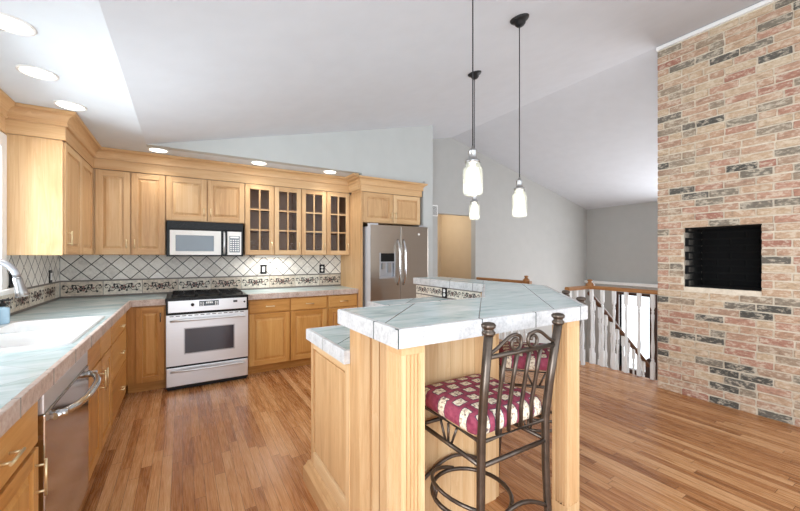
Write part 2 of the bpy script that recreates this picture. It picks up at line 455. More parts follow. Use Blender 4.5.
# wall over the kitchen cabinets and the stub that ends beside the refrigerator
m = MB(); m.prism([(-.30, ZF), (3.11, ZF), (3.11, zc(3.11)+.02), (-.30, ZF+.02)], YF, YF+.1, axis='y')
m.box(1.975, 2.965, YF, YF+.1, 2.387, ZF); struct(m.build('wall_upper', 'wall_grey'), 'grey wall face above the kitchen cabinets under the vaulted ceiling')
m = MB(); m.box(2.945, 3.11, YF, YG, 0, ZF); struct(m.build('wall_end', 'wall_grey'), 'narrow grey wall end beside the refrigerator')
m = MB(); m.prism([(3.0, ZF), (3.11, ZF), (3.11, zc(3.11)), (3.0, zc(3.0))], YF+.1, YG, axis='y'); struct(m.build('wall_end', 'wall_grey'), 'upper part of the grey wall end')
m = MB(); m.box(XL-.15, 2.965, YB, YB+.12, 0, ZF); struct(m.build('wall_back', 'wall_grey'))
# left wall with the window over the sink
wy0, wy1, wz0, wz1 = 1.9, 3.50, 1.13, 2.12
m = MB(); m.box(XL-.14, XL, -.10, wy0, 0, ZF); m.box(XL-.14, XL, YN, -1.42, 0, ZF); m.box(XL-.14, XL, -1.42, -.1, 2.1, ZF); m.box(XL-.14, XL, wy1, YB, 0, ZF); m.box(XL-.14, XL, wy0, wy1, 0, wz0); m.box(XL-.14, XL, wy0, wy1, wz1, ZF)  # the gap nearest the camera is added to admit the left fill
struct(m.build('wall_left', 'wall_grey'))
# far gable wall with the hall opening
dx0, dx1, dz = 3.88, 4.79, 2.12
m = MB()
m.prism([(3.0, 0), (dx0, 0), (dx0, zc(dx0)+.05), (3.0, zc(3.0)+.05)], YG, YG+.12, axis='y')
m.prism([(dx0, dz), (dx1, dz), (dx1, zc(dx1)+.05), (XR, ZR+.05), (dx0, zc(dx0)+.05)], YG, YG+.12, axis='y')
m.prism([(dx1, -1.4), (XE+.1, -1.4), (XE+.1, zc(XE)+.05), (dx1, zc(dx1)+.05)], YG, YG+.12, axis='y')
struct(m.build('wall_far', 'wall_greige'))
m = MB(); m.box(3.0, 5.4, 6.15, 6.25, 0, 2.6); m.box(4.80, 4.9, YG+.12, 6.15, 0, 2.6); m.box(3.0, 3.1, YG+.12, 6.15, 0, 2.6); struct(m.build('wall_hall', 'wall_hall'))
d = bpy.data.lights.new('hall_light', 'POINT'); d.energy = 13; d.color = (1, .95, .88); d.shadow_soft_size = .15  # unseen lamp added to brighten the hall
l = bpy.data.objects.new('hall_light', d); COL.objects.link(l); l.location = (4.0, 5.65, 2.2)
m = MB(); m.box(3.0, 4.9, YG+.12, 6.2, 2.35, 2.45); struct(m.build('ceiling', 'ceiling_white'), 'low ceiling of the side hall')
# right wall of the entry below, with the front door opening
ey0, ey1, ez1 = 3.68, 4.30, .48
m = MB(); m.box(XE, XE+.12, 3.2, ey0, -1.4, ZE+.1); m.box(XE, XE+.12, .8, 3.2, -1.4, -.2); m.box(XE, XE+.12, .8, 3.2, 2.2, ZE+.1); m.box(XE, XE+.12, .8, 1.2, -.2, 2.2); m.box(XE, XE+.12, ey1, YG, -1.4, ZE+.1); m.box(XE, XE+.12, ey0, ey1, ez1, ZE+.1)  # unseen gap behind the chimney, added to let light into the entry
struct(m.build('wall_right', 'wall_greige'))
m = MB(); m.box(4.72, XE, .9, 1.0, -1.4, 3.5); struct(m.build('wall_entry', 'wall_greige'))
m = MB(); m.box(4.36, 4.41, 1.0, 2.62, -1.4, -.12); m.box(4.36, 4.41, 3.56, 4.6, -1.4, -.12); m.box(4.41, 4.8, 4.60, 4.65, -1.4, -.12)
struct(m.build('wall_stairwell', 'wall_greige'))
m = MB(); m.box(4.30, XE+.1, .9, YG, -1.50, -1.40); struct(m.build('floor', 'oak_floor'), 'entry floor below the stairs')
m = MB(); m.box(XE-.10, XE, 1.0, YG, .70, .76, bev=.005); struct(m.build('trim_1', 'trim_white'), 'white ledge along the entry wall')
m = MB(); m.box(4.395, 4.425, 1.76, 2.66, -.14, -.001); m.box(4.395, 4.425, 3.54, 4.62, -.14, -.001); struct(m.build('trim_2', 'oak_rail'), 'oak edge board of the upper floor')
m = MB(); m.box(4.80, XE, YG-.014, YG, -1.40, -1.30); m.box(3.11, dx0, YG-.014, YG, 0, .10); struct(m.build('baseboard_far', 'trim_white'))
# thin white bead where the chimney meets the ceiling
m = MB(); m.box(XR-.022, XR+.02, YN, 1.757, ZR-.048, ZR-.012); struct(m.build('trim_3', 'trim_white'), 'white bead along the top of the brick')

# windows
root = thing('window_1', 'white framed window over the sink', 'window', (XL, 2.7, wz0)); struct(root)
m = MB(); m.box(XL, XL+.022, wy1, wy1+.085, wz0-.0, wz1+.09); m.box(XL, XL+.022, wy0-.085, wy0, wz0, wz1+.09); m.box(XL, XL+.022, wy0, wy1, wz1, wz1+.09); m.build('window_casing', 'trim_white', root)
m = MB(); m.box(XL, XL+.075, wy0-.10, wy1+.10, wz0-.03, wz0, bev=.006); m.build('window_sill', 'trim_white', root)
m = MB()
for a, b in ((wy0, wy0+.05), (wy1-.05, wy1), (2.67, 2.73)): m.box(XL-.10, XL-.05, a, b, wz0, wz1)
m.box(XL-.10, XL-.05, wy0, wy1, wz0, wz0+.05); m.box(XL-.10, XL-.05, wy0, wy1, wz1-.05, wz1); m.build('window_frame', 'trim_white', root)
m = MB(); m.box(XL-.078, XL-.072, wy0+.05, wy1-.05, wz0+.05, wz1-.05); m.build('window_pane', 'clear_glass', root)

root = thing('door_1', 'dark framed front door with a tall glass panel', 'door', (XE, 4.0, -1.4)); struct(root)
m = MB()
for a, b in ((ey0-.13, ey0), (ey1, ey1+.13)): m.box(XE-.03, XE+.10, a, b, -1.4, ez1+.06)
m.box(XE-.03, XE+.1, ey0, ey1, ez1, ez1+.06); m.box(XE-.02, XE+.1, ey0, ey1, -1.4, -1.15); m.build('door_frame', 'dark_walnut', root)
m = MB(); m.box(XE+.03, XE+.04, ey0, ey1, -1.15, ez1); m.build('door_glass', 'clear_glass', root)

# ------------------------------------------------------------------ chimney of old brick
root = thing('brick_chimney', 'floor to ceiling chimney of mottled old pink and grey brick with a square opening', 'chimney', (XR, .6, 0))
oy0, oy1, oz0, oz1 = .978, 1.53, 1.058, 1.635
CY0, CY1 = YN, 1.752
m = MB(); X0 = XR+.004
for a, b, c, d in ((CY0, oy0, 0, 3.50), (oy1, CY1-.004, 0, 3.50), (oy0, oy1, 0, oz0), (oy0, oy1, oz1, 3.50)): m.box(X0, X0+.5, a, b, c, d)
m.build('mortar', 'mortar', root)
bl, bh, g = .200, .0550, .0130
m = MB(); row = 0; z = .004
while z < 3.46:
    h = min(bh, 3.475-z); y = CY1 - (0 if row % 2 else bl/2+g/2)
    y += 0
    segs = []; yy = CY1
    first = True
    while yy > CY0:
        L = bl if not (first and row % 2) else bl/2-g/2
        if random.random() < .12: L *= .5
        first = False
        a, b = max(CY0, yy-L), yy
        # cut at the opening
        parts = [(a, b)]
        if z+h > oz0+.01 and z < oz1-.01:
            parts = []
            if b > oy1: parts.append((max(a, oy1), b))
            if a < oy0: parts.append((a, min(b, oy0)))
        for p, q in parts:
            if q-p < .02: continue
            m.r = random.random(); m.g = random.random()
            d = random.uniform(.0, .006); j = random.uniform(-.0015, .0015)
            m.box(XR-.004-d, XR+.05, p, q-(0 if q == CY1 else 0), z+j, z+h+j, bev=.004)
        yy -= L+g
    z += bh+g; row += 1
# return face bricks (faces the stairwell)
row = 0; z = .004
while z < 3.46:
    h = min(bh, 3.475-z); xx = XR+.05+(.0 if row % 2 else .1)
    while xx < XR+.5:
        e = min(xx+bl, XR+.5)
        m.r = random.random(); m.g = random.random(); m.box(xx+g, e, CY1-.03, CY1+.003, z, z+h, bev=.003); xx += bl+g
    z += bh+g; row += 1
m.r = m.g = None
for v in m.bm.verts:
    v.co.y += random.uniform(-.0022, .0022) if v.co.y < CY1-.02 else 0; v.co.z += random.uniform(-.0022, .0022)
m.build('brick_face', 'old_brick', root)
m = MB(); D = .42
z = oz0; row = 0
while z < oz1-.02:      # brick lining of the opening
    h = min(bh, oz1-z-.004)
    y = oy0+(.0 if row % 2 else -.1)
    while y < oy1:
        a, b = max(y, oy0), min(y+bl, oy1)
        if b-a > .02: m.box(XR+D, XR+D+.03, a+.002, b-.002, z+.004, z+h, bev=.003)
        y += bl+g
    for yy in (oy0, oy1):
        x = XR+.01+(.0 if row % 2 else .1)
        while x < XR+D:
            e = min(x+bl, XR+D); s = 1 if yy == oy0 else -1
            if e-x > .02: m.box(x, e, yy-.02*s, yy+.008*s, z+.004, z+h, bev=.003)
            x += bl+g
    z += bh+g; row += 1
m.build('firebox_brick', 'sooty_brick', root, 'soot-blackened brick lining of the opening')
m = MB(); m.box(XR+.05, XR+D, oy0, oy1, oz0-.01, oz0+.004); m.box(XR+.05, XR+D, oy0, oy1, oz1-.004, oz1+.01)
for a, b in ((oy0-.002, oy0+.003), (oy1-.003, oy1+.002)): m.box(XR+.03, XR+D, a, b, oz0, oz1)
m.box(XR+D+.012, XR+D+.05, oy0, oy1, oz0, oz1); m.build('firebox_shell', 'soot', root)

# ------------------------------------------------------------------ cabinetry
def door(parent, o, u, n, w, h, mat='maple', glass=False, name='door', label=None, knob=None, st=.055):
    m = MB(frame(o, u, n)); T = .02; e = .0015
    m.lvl = 0; m.box(e, st, 0, T, 0, h, bev=.003); m.box(w-st, w-e, 0, T, 0, h, bev=.003)
    m.lvl = 1; m.box(st, w-st, 0, T-.001, 0, st, bev=.002); m.box(st, w-st, 0, T-.001, h-st, h, bev=.002)
    m.lvl = 0
    if not glass:
        a0, a1, b0, b1 = st, w-st, st, h-st; i = min(.032, (a1-a0)*.22)
        q = [(a0, .006, b0), (a1, .006, b0), (a1, .006, b1), (a0, .006, b1), (a0+.008, .006, b0+.008), (a1-.008, .006, b0+.008), (a1-.008, .006, b1-.008), (a0+.008, .006, b1-.008),
             (a0+i, .017, b0+i), (a1-i, .017, b0+i), (a1-i, .017, b1-i), (a0+i, .017, b1-i)]
        m.mk(q, [(0,1,5,4),(1,2,6,5),(2,3,7,6),(3,0,4,7),(4,5,9,8),(5,6,10,9),(6,7,11,10),(7,4,8,11),(8,9,10,11)])
    d = m.build(name, mat, parent, label)
    if glass:
        k = MB(frame(o, u, n)); c = w/2; mw = .017
        k.box(c-mw/2, c+mw/2, .005, T-.003, st, h-st)
        for f in (1/3, 2/3): zz = st+(h-2*st)*f; k.box(st, w-st, .005, T-.004, zz-mw/2, zz+mw/2)
        k.build('muntin', mat, d)
        k = MB(frame(o, u, n)); k.box(st-.004, w-st+.004, .006, .009, st-.004, h-st+.004); k.build('glass_panel', 'clear_glass', d)
    if knob: pull(d, o, u, n, *knob)
    return d
def drawer(parent, o, u, n, w, h, mat='oak_base', knob=True, name='drawer'):
    m = MB(frame(o, u, n)); m.lvl = 1; m.box(.0015, w-.0015, 0, .019, 0, h, bev=.006); d = m.build(name, mat, parent)
    if knob: pull(d, o, u, n, w/2, h/2, 'h', .10, 'brass')
    return d
def pull(parent, o, u, n, a, b, way='v', L=.10, mat='brass'):
    m = MB(frame(o, u, n)); r = .0048; out = .048
    if way == 'v':
        for s in (-1, 1): m.tube([(a, .017, b+s*L*.36), (a, out, b+s*L*.36)], r*.9, 6)
        m.tube([(a, out, b-L/2), (a, out, b+L/2)], r, 8)
    else:
        for s in (-1, 1): m.tube([(a+s*L*.36, .017, b), (a+s*L*.36, out, b)], r*.9, 6)
        m.tube([(a-L/2, out, b), (a+L/2, out, b)], r, 8)
    return m.build('handle', mat, parent)

ZU0, ZU1 = 1.37, 2.225; YU = 4.59          # wall cabinets: bottom, top, face of the doors' backs
UX, NX = (1, 0, 0), (0, -1, 0)
def upper(x0, x1, z0, z1, label, glass=False, y0=YU, y1=None, split=None, group='wall cabinets along the back wall', hd='v'):
    y1 = y1 or YB-.002
    root = thing('wall_cabinet', label, 'cabinet', ((x0+x1)/2, (y0+y1)/2, z0), group)
    if glass:
        m = MB(); t = .018
        m.box(x0+.001, x0+t, y0, y1, z0, z1); m.box(x1-t, x1-.001, y0, y1, z0, z1); m.box(x0+t, x1-t, y0, y1, z0, z0+t); m.box(x0+t, x1-t, y0, y1, z1-t, z1)
        m.box((x0+x1)/2-.02, (x0+x1)/2+.02, y0, y0+.02, z0+t, z1-t); m.build('body', 'maple', root)
        m = MB(); m.box(x0+t, x1-t, y1-.012, y1, z0+t, z1-t); m.box(x0+t, x0+t+.004, y0+.02, y1-.012, z0+t, z1-t); m.box(x1-t-.004, x1-t, y0+.02, y1-.012, z0+t, z1-t); m.build('back_panel', 'cabinet_inside', root, 'brown inside lining')
        for f in (.35, .67):
            m = MB(); m.lvl = 1; zz = z0+(z1-z0)*f; m.box(x0+t+.004, x1-t-.004, y0+.03, y1-.012, zz-.009, zz+.009); m.build('shelf', 'cabinet_inside', root)
    else:
        m = MB(); m.box(x0+.001, x1-.001, y0, y1, z0, z1); m.build('body', 'maple', root)
    if x0 == -.744:
        m = MB(); m.box(-.770, -.7435, y0-.004, y0+.02, z0, z1); m.build('filler_strip', 'maple', root)
    n = 2
    xs = [x0, (x0+x1)/2 if not split else split, x1]
    for i in range(2):
        a, b = xs[i], xs[i+1]; g = .004; w = b-a-2*g
        ka = w-.03 if (i == 0) else .03
        hh = z1-z0-.012
        if glass: ka = w-.03 if i == 0 else w-.03
        door(root, (a+g, y0, z0+.006), UX, NX, w, hh, 'maple', glass, knob=(ka, .11 if hh > .6 else .10, 'v', .09, 'brass'))
    return root
upper(-.744, -.156, ZU0, ZU1, 'pale oak wall cabinet with two tall doors between room corner and microwave', split=-.457)
upper(-.156, .630, 1.742, ZU1, 'short pale oak wall cabinet with two doors directly over the microwave')
upper(.630, 1.304, ZU0, ZU1, 'glass-door wall cabinet with six-pane doors next to the microwave', True)
upper(1.304, 1.978, ZU0, ZU1, 'glass-door wall cabinet next to the tall board beside the refrigerator', True)

# left run: the wall cabinet beside the window
root = thing('wall_cabinet', 'pale oak wall cabinet on the left wall beside the window, plain side facing out', 'cabinet', (-.9, 4.1, ZU0), 'wall cabinets on the left wall')
m = MB(); m.box(XL+.002, -.772, 3.60, YB-.002, ZU0, ZU1); m.build('body', 'maple', root)
m = MB(); m.box(XL+.002, -.766, 3.588, 3.60, ZU0-.004, ZU1, bev=.002); m.build('side_panel', 'maple', root)
UL, NL = (0, 1, 0), (1, 0, 0)
door(root, (-.772, 3.606, ZU0+.006), UL, NL, .50, ZU1-ZU0-.012, 'maple', knob=(.035, .12, 'v', .11, 'brass'))
door(root, (-.772, 4.112, ZU0+.006), UL, NL, .45, ZU1-ZU0-.012, 'maple')

# tall end panel beside and cabinet over the refrigerator
root = thing('wooden_partition', 'tall plain oak board standing on the left side of the refrigerator', 'partition', (1.99, 4.5, 0))
m = MB(); m.box(1.980, 1.999, 4.205, YB-.002, 0, 2.20); m.build('panel', 'maple', root); root_p = root
upper(2.0, 2.910, 1.80, 2.20, 'short oak wall cabinet with two doors above the refrigerator', y0=4.222, group='cabinet above the refrigerator')

def crown(name, path, z0, zf, z1, out, label, side=1):
    root = thing(name, label, 'molding', (path[0][0], path[0][1], z0))
    m = MB(); m.lvl = 1; m.sweep(path, [(0, z0), (.014, z0), (.014, zf+.02), (0, zf+.02)], side=side); m.build('frieze_board', 'maple', root)
    d = z1-zf
    prof = [(.0141, zf), (.030, zf), (.032, zf+.10*d), (.026, zf+.12*d), (.026, zf+.15*d)]
    for i in range(7):
        t = i/6*PI/2; prof.append((.026+(out-.034)*(1-math.cos(t)), zf+d*.16+(d*.60)*math.sin(t)))
    prof += [(out-.010, zf+d*.78), (out-.003, zf+d*.80), (out-.003, zf+d*.86), (out, zf+d*.88), (out, z1), (.0141, z1)]
    m = MB(); m.lvl = 1; m.sweep(path, prof, side=side); m.build('crown_moulding', 'maple', root)
    return root
crown('crown_molding', [(XL+.004, .2), (XL+.004, 3.586), (-.762, 3.586), (-.762, YU-.012), (1.966, YU-.012), (1.966, 4.222)], ZU1, 2.325, 2.428, .085, 'oak crown molding with a frieze board running over the left and back wall cabinets')
crown('crown_molding', [(1.982, 4.500), (1.982, 4.205), (2.912, 4.205), (2.912, 4.30)], 2.20, 2.285, 2.385, .075, 'oak crown molding stepping forward over the refrigerator cabinet')

# base cabinets
def base_body(x0, x1, y0, y1, front):
    return
YD = 4.335                                  # back base cabinets, plane of the face
def base_back(x0, x1, label, cols, draw=True, mat='oak_base'):
    root = thing('base_cabinet', label, 'cabinet', ((x0+x1)/2, 4.6, 0), 'base cabinets along the back wall')
    m = MB(); m.box(x0, x1, YD, YB-.004, .10, .862); m.build('body', mat, root)
    m = MB(); m.lvl = 1; m.box(x0, x1, YD+.06, YD+.08, 0, .10); m.build('toe_kick', mat, root)
    for i in range(len(cols)-1):
        a, b = cols[i], cols[i+1]; g = .006; w = b-a-2*g
        if draw:
            drawer(root, (a+g, YD, .706), UX, NX, w, .143); door(root, (a+g, YD, .105), UX, NX, w, .590, mat)
        else: door(root, (a+g, YD, .105), UX, NX, w, .745, mat, knob=(w-.035, .64, 'v', .09, 'bronze_metal'))
    return root
base_back(-.4635, -.146, 'oak base cabinet with one full-height door between the corner and the range', [-.40, -.150], False)
base_back(.622, 1.565, 'oak base cabinet with two drawers over two doors right of the range', [.632, 1.098, 1.560])
base_back(1.566, 1.978, 'oak base cabinet with one drawer over a door beside the refrigerator panel', [1.572, 1.975])
XC = -.464                                  # left base cabinets, face plane
def base_left(y0, y1, label, group='base cabinets along the left wall'):
    root = thing('base_cabinet', label, 'cabinet', (-.8, (y0+y1)/2, 0), group)
    m = MB(); t = .02
    m.box(XC-.02, XC, y0, y1, .10, .862); m.box(XL+.004, XC-.02, y0, y0+t, .10, .862); m.box(XL+.004, XC-.02, y1-t, y1, .10, .862); m.box(XL+.004, XC-.02, y0+t, y1-t, .10, .12); m.build('body', 'oak_base', root)
    m = MB(); m.lvl = 1; m.box(XC-.08, XC-.06, y0, y1, 0, .10); m.build('toe_kick', 'oak_base', root)
    return root
r = base_left(3.33, 4.335, 'oak base cabinet with a bank of three drawers in the left corner')
for z0, h in ((.706, .143), (.420, .276), (.105, .305)): drawer(r, (XC, 3.36, z0), UL, NL, .76, h)
r = base_left(2.525, 3.328, 'oak sink base cabinet with two doors between dishwasher and drawer bank')
for i in range(2):
    drawer(r, (XC, 2.535+.397*i, .706), UL, NL, .390, .143, knob=False, name='false_front')
    door(r, (XC, 2.535+.397*i, .105), UL, NL, .390, .590, 'oak_base', knob=(.39-.035 if i == 0 else .035, .47, 'v', .12, 'brass'))
r = base_left(.60, 1.795, 'oak base cabinet nearest the camera, between the dishwasher and the left picture edge')
drawer(r, (XC, 1.195, .690), UL, NL, .585, .160); door(r, (XC, 1.195, .105), UL, NL, .585, .57, 'oak_base', knob=(.545, .47, 'v', .13, 'brass'))
drawer(r, (XC, .61, .690), UL, NL, .575, .160); door(r, (XC, .61, .105), UL, NL, .575, .57, 'oak_base', knob=(.035, .47, 'v', .13, 'brass'))

# ------------------------------------------------------------------ countertops
ZC = .924
def edge_joints(m, pts, z0, z1, per, off, mat, w=.004):
    for (x0, y0), (x1, y1) in zip(pts, pts[1:]):
        L = math.hypot(x1-x0, y1-y0); ux, uy = (x1-x0)/L, (y1-y0)/L; d = off
        while d < L-.02:
            cx, cy = x0+ux*d, y0+uy*d
            hx = w/2 if abs(uy) > .5 else .0016; hy = w/2 if abs(ux) > .5 else .0016
            m.box(cx-hx, cx+hx, cy-hy, cy+hy, z0, z1+.0006, mat); d += per
root = thing('countertop', 'pale green tiled countertop with the white sink, along the left wall and corner', 'countertop', (-.7, 2.8, ZC-.06))
m = MB()
# left leg with the sink hole, then the corner leg up to the range
sx0, sx1, sy0, sy1 = -1.005, -.505, 2.345, 3.275
EC = -.425
for a, b, c, d in ((XL+.002, EC-.02, .0, sy0), (XL+.002, EC-.02, sy1, YB-.002), (XL+.002, sx0, sy0, sy1), (sx1, EC-.02, sy0, sy1), (EC-.02, -.150, 4.31, YB-.002)):
    m.box(a, b, c, d, .884, ZC)
m.build('tile_top', 'counter_slate', root)
m = MB(); m.box(EC-.02, EC, .0, 4.31, .864, ZC+.003, bev=.004); m.box(EC, -.150, 4.29, 4.31, .864, ZC+.003, bev=.004)
edge_joints(m, [(EC-.0095, .1), (EC-.0095, 4.2)], .865, ZC+.003, .33, .12, 1, .0215)
m.build('edge_tile', ['pink_stone_edge', 'grout_grey'], root)
root = thing('countertop', 'pale green tiled countertop with a stone edge between the range and the refrigerator panel', 'countertop', (1.3, 4.6, ZC-.06))
m = MB(); m.box(.622, 1.978, 4.31, YB-.002, .884, ZC); m.build('tile_top', 'counter_slate', root)
m = MB(); m.box(.622, 1.978, 4.29, 4.31, .864, ZC+.003, bev=.004)
edge_joints(m, [(.62, 4.2995), (1.97, 4.2995)], .865, ZC+.003, .34, .33, 1, .0215)
m.build('edge_tile', ['pink_stone_edge', 'grout_grey'], root)

# ------------------------------------------------------------------ backsplash
def ribbon(m, P, w, to3, mat):
    """flat raised stroke of width w (a taper list) through 2-D points, thickness .0012"""
    n = len(P); A = []; B = []
    for i, p in enumerate(P):
        t = Vector(P[min(i+1, n-1)])-Vector(P[max(i-1, 0)]); t.normalize(); nn = Vector((-t.y, t.x))
        ww = (w[i] if isinstance(w, list) else w)/2
        A.append(Vector(p)+nn*ww); B.append(Vector(p)-nn*ww)
    vs = [to3(a.x, a.y, .0012) for a in A]+[to3(b.x, b.y, .0012) for b in B]
    m.mk(vs, [(i, i+1, n+i+1, n+i) for i in range(n-1)], mat)
def blob(m, c, r, to3, mat, k=8, sq=1):
    m.mk([to3(c[0]+r*math.cos(2*PI*i/k), c[1]+r*sq*math.sin(2*PI*i/k), .0016) for i in range(k)], [tuple(range(k))], mat)
def spiral(c, r0, r1, a0, turns, n=14):
    return [(c[0]+(r0+(r1-r0)*i/n)*math.cos(a0+turns*2*PI*i/n), c[1]+(r0+(r1-r0)*i/n)*math.sin(a0+turns*2*PI*i/n)) for i in range(n+1)]
def floral(m, s0, s1, z0, z1, to3, mats=(1, 2)):
    """one border tile of scrolling vine, drawn with thin strokes"""
    L = s1-s0; H = z1-z0; c = (s0+s1)/2; zc_ = (z0+z1)/2; u = H*.5
    for sg in (-1, 1):
        ink = mats[0]
        w = [.0040+.0050*math.sin(PI*i/12) for i in range(13)]
        ribbon(m, [(c+sg*(.02+L*.20*i/12), zc_-u*.55*math.cos(i/12*PI*1.6)) for i in range(13)], w, to3, ink)
        ribbon(m, spiral((c+sg*L*.16, zc_+u*.10), u*.55, u*.12, (PI if sg > 0 else 0), -sg*1.1), .0062, to3, ink)
        ribbon(m, spiral((c+sg*L*.30, zc_-u*.10), u*.50, u*.10, (PI*.6 if sg > 0 else PI*.4), sg*1.2), .0062, to3, ink)
        ribbon(m, spiral((c+sg*L*.42, zc_+u*.15), u*.42, u*.10, (PI if sg > 0 else 0), -sg*.9), .0062, to3, ink)
        for fx, fz in ((.10, -.45), (.23, .50), (.27, .05), (.37, -.45), (.44, .45), (.16, .1)):
            blob(m, (c+sg*L*fx, zc_+u*fz), H*.075, to3, mats[0] if fx != .27 else mats[1])
    for i in range(6):
        a = i*PI/3; blob(m, (c+math.cos(a)*H*.15, zc_+math.sin(a)*H*.15), H*.085, to3, mats[1] if i % 2 else mats[0])
    blob(m, (c, zc_), H*.07, to3, mats[0])
def backsplash(label, to3f, s0, s1, mat, boxf, z0=ZC+.001, seams=None, zt=ZU0-.001, full=None):
    root = thing('tile_backsplash', label, 'backsplash', to3f((s0+s1)/2, z0, 0))
    m = MB(); a, b = full or (s0, s1); boxf(m, a, b, 1.106, zt, .006, 0); m.build('diamond_tiles', mat, root)
    m = MB(); boxf(m, s0, s1, z0, z0+.018, .009, 2); boxf(m, s0, s1, 1.090, 1.106, .009, 2)
    s = s0; i = 0
    seams = seams or []
    ed = [s0]+seams+[s1]
    for a, b in zip(ed, ed[1:]):
        boxf(m, a+.002, b-.002, z0+.018, 1.090, .006, 3 if i % 2 else 0)
        if b-a > .2: floral(m, a+.006, b-.006, z0+.020, 1.088, lambda s_, z_, o_: to3f(s_, z_, .0065+o_), (1, 4))
        i += 1
    boxf(m, s0, s1, z0, 1.10, .003, 1)
    m.build('floral_border', ['border_tile', 'border_ink', 'border_liner', 'border_tile_pale', 'border_rose'], root, 'floral border tiles', fix=False)
    return root
W1 = lambda s, z, o: (s, YB-.002-o, z)
def bx1(m, a, b, c, d, t, mat): m.box(a, b, YB-.002-t, YB-.002, c, d, mat)
sm = [-1.06+.335*i for i in range(1, 10)]; sm = [-.727, -.387, -.045, .295, .635, .975, 1.315, 1.655]
backsplash('white diamond tile backsplash with a floral border along the back wall', W1, XL+.012, 1.978, 'diamond_tile', bx1, seams=sm)
W2 = lambda s, z, o: (XL+.002+o, s, z)
def bx2(m, a, b, c, d, t, mat): m.box(XL+.002, XL+.002+t, a, b, c, d, mat)
backsplash('white diamond tile backsplash with a floral border on the left wall beside the window', W2, 1.2, YB-.012, 'diamond_tile_side', bx2,
           seams=[1.37, 1.71, 2.05, 2.39, 2.73, 3.07, 3.41, 3.75, 4.09, 4.43, 4.77], full=(3.605, YB-.012))
# ------------------------------------------------------------------ range
RX0, RX1, RY = -.143, .617, 4.215
root = thing('gas_range', 'stainless steel freestanding gas range with black cooktop between the base cabinets', 'range', (.237, 4.5, 0))
m = MB(); m.box(RX0, RX1, RY+.045, YB-.02, .03, .90); m.build('body', 'steel_side', root)
m = MB(); m.box(RX0+.01, RX1-.01, RY+.06, YB-.05, 0, .03); m.box(RX0+.004, RX1-.004, RY+.014, RY+.045, .03, .90); m.build('black_plinth', 'black_matte', root)
m = MB(); m.box(RX0+.004, RX1-.004, RY, RY+.04, .050, .236, bev=.006); dr = m.build('storage_drawer', 'steel', root)
def bow(m, x0, x1, z, y, out, r=.011, drop=.010):
    P = []
    for i in range(17):
        t = i/16; x = x0+(x1-x0)*t; k = 1-abs(2*t-1)**5
        P.append((x, y-out*k, z+drop*(k-1)))
    m.tube(P, r, 10)
m = MB(); bow(m, RX0+.04, RX1-.04, .205, RY+.005, .045); m.build('handle', 'steel', dr)
m = MB()
wx0, wx1, wz0_, wz1_ = .02, .47, .372, .618
for a, b, c, d in ((RX0+.004, wx0, .256, .765), (wx1, RX1-.004, .256, .765), (wx0, wx1, .256, wz0_), (wx0, wx1, wz1_, .765)): m.box(a, b, RY, RY+.045, c, d, bev=0)
od = m.build('oven_door', 'steel', root)
m = MB(); m.box(wx0-.004, wx1+.004, RY+.001, RY+.02, wz0_-.004, wz1_+.004); m.build('oven_window', 'oven_glass', od)
m = MB()
for a, b, c, d in ((wx0-.010, wx0, wz0_-.01, wz1_+.01), (wx1, wx1+.010, wz0_-.01, wz1_+.01), (wx0, wx1, wz0_-.01, wz0_), (wx0, wx1, wz1_, wz1_+.01)): m.box(a, b, RY-.003, RY+.004, c, d)
m.build('window_trim', 'steel_side', od)
m = MB(); bow(m, RX0+.04, RX1-.04, .715, RY+.004, .055, .012); m.build('handle', 'steel', od)
m = MB()
for i in range(13): m.box(RX0+.03+i*.054, RX0+.065+i*.054, RY-.001, RY+.002, .750, .757)
m.build('vent_slot', 'black_matte', od)
m = MB(); m.box(RX0, RX1, RY-.004, RY+.045, .772, .934, bev=.004); cp = m.build('control_panel', 'black_gloss', root)
m = MB(); m.box(RX0+.018, RX1-.018, RY-.008, RY, .790, .908, bev=.003); m.build('panel_face', 'steel', cp)
m = MB(); m.box(.146, .325, RY-.010, RY-.006, .842, .895); ds = m.build('display', 'display_glass', cp)
m = MB()
for i in range(4): m.box(.208+i*.016, .220+i*.016, RY-.0112, RY-.0098, .866, .884)
m.build('display_digits', 'white_plastic', ds)
for x in (.156, .176, .290, .306):
    m = MB()
    for i in range(3): m.box(x, x+.010, RY-.0112, RY-.0098, .848+i*.014, .855+i*.014)
    m.build('touch_key', 'white_plastic', ds)
for x, r in ((.086, .016), (.575, .009)):
    m = MB(); m.lathe([(r, 0), (r, .010), (r*.75, .014), (r*.3, .015)], (x, RY-.008, .862), 14, axis=(0, -1, 0)); m.build('knob', 'black_matte', cp)
m = MB(); m.box(.465, .505, RY-.010, RY-.006, .862, .884); m.build('button', 'black_matte', cp)
m = MB(); m.box(RX0, RX1, RY+.045, YB-.02, .90, .934, bev=.005); ct = m.build('cooktop', 'black_gloss', root)
for gx0, gx1 in ((RX0+.05, .115), (.130, .345), (.360, RX1-.05)):
    m = MB(); z = .958; r = .0065; y0, y1 = RY+.11, YB-.10
    m.tube([(gx0, y0, z), (gx1, y0, z), (gx1, y1, z), (gx0, y1, z)], r, 6, closed=True, smooth=False)
    for f in (.25, .5, .75): m.tube([(gx0, y0+(y1-y0)*f, z), (gx1, y0+(y1-y0)*f, z)], r, 6)
    cx = (gx0+gx1)/2; m.tube([(cx, y0, z), (cx, y1, z)], r, 6)
    for x in (gx0, gx1):
        for y in (y0, y1): m.tube([(x, y, .932), (x, y, z)], r, 6)
    m.build('grate', 'black_iron', ct)
for x in (.005, .470):
    for y in (RY+.22, YB-.24):
        m = MB(); m.lathe([(.055, 0), (.055, .008), (.035, .010), (.035, .018), (.02, .020)], (x, y, .932), 18); m.build('burner', 'black_iron', ct)
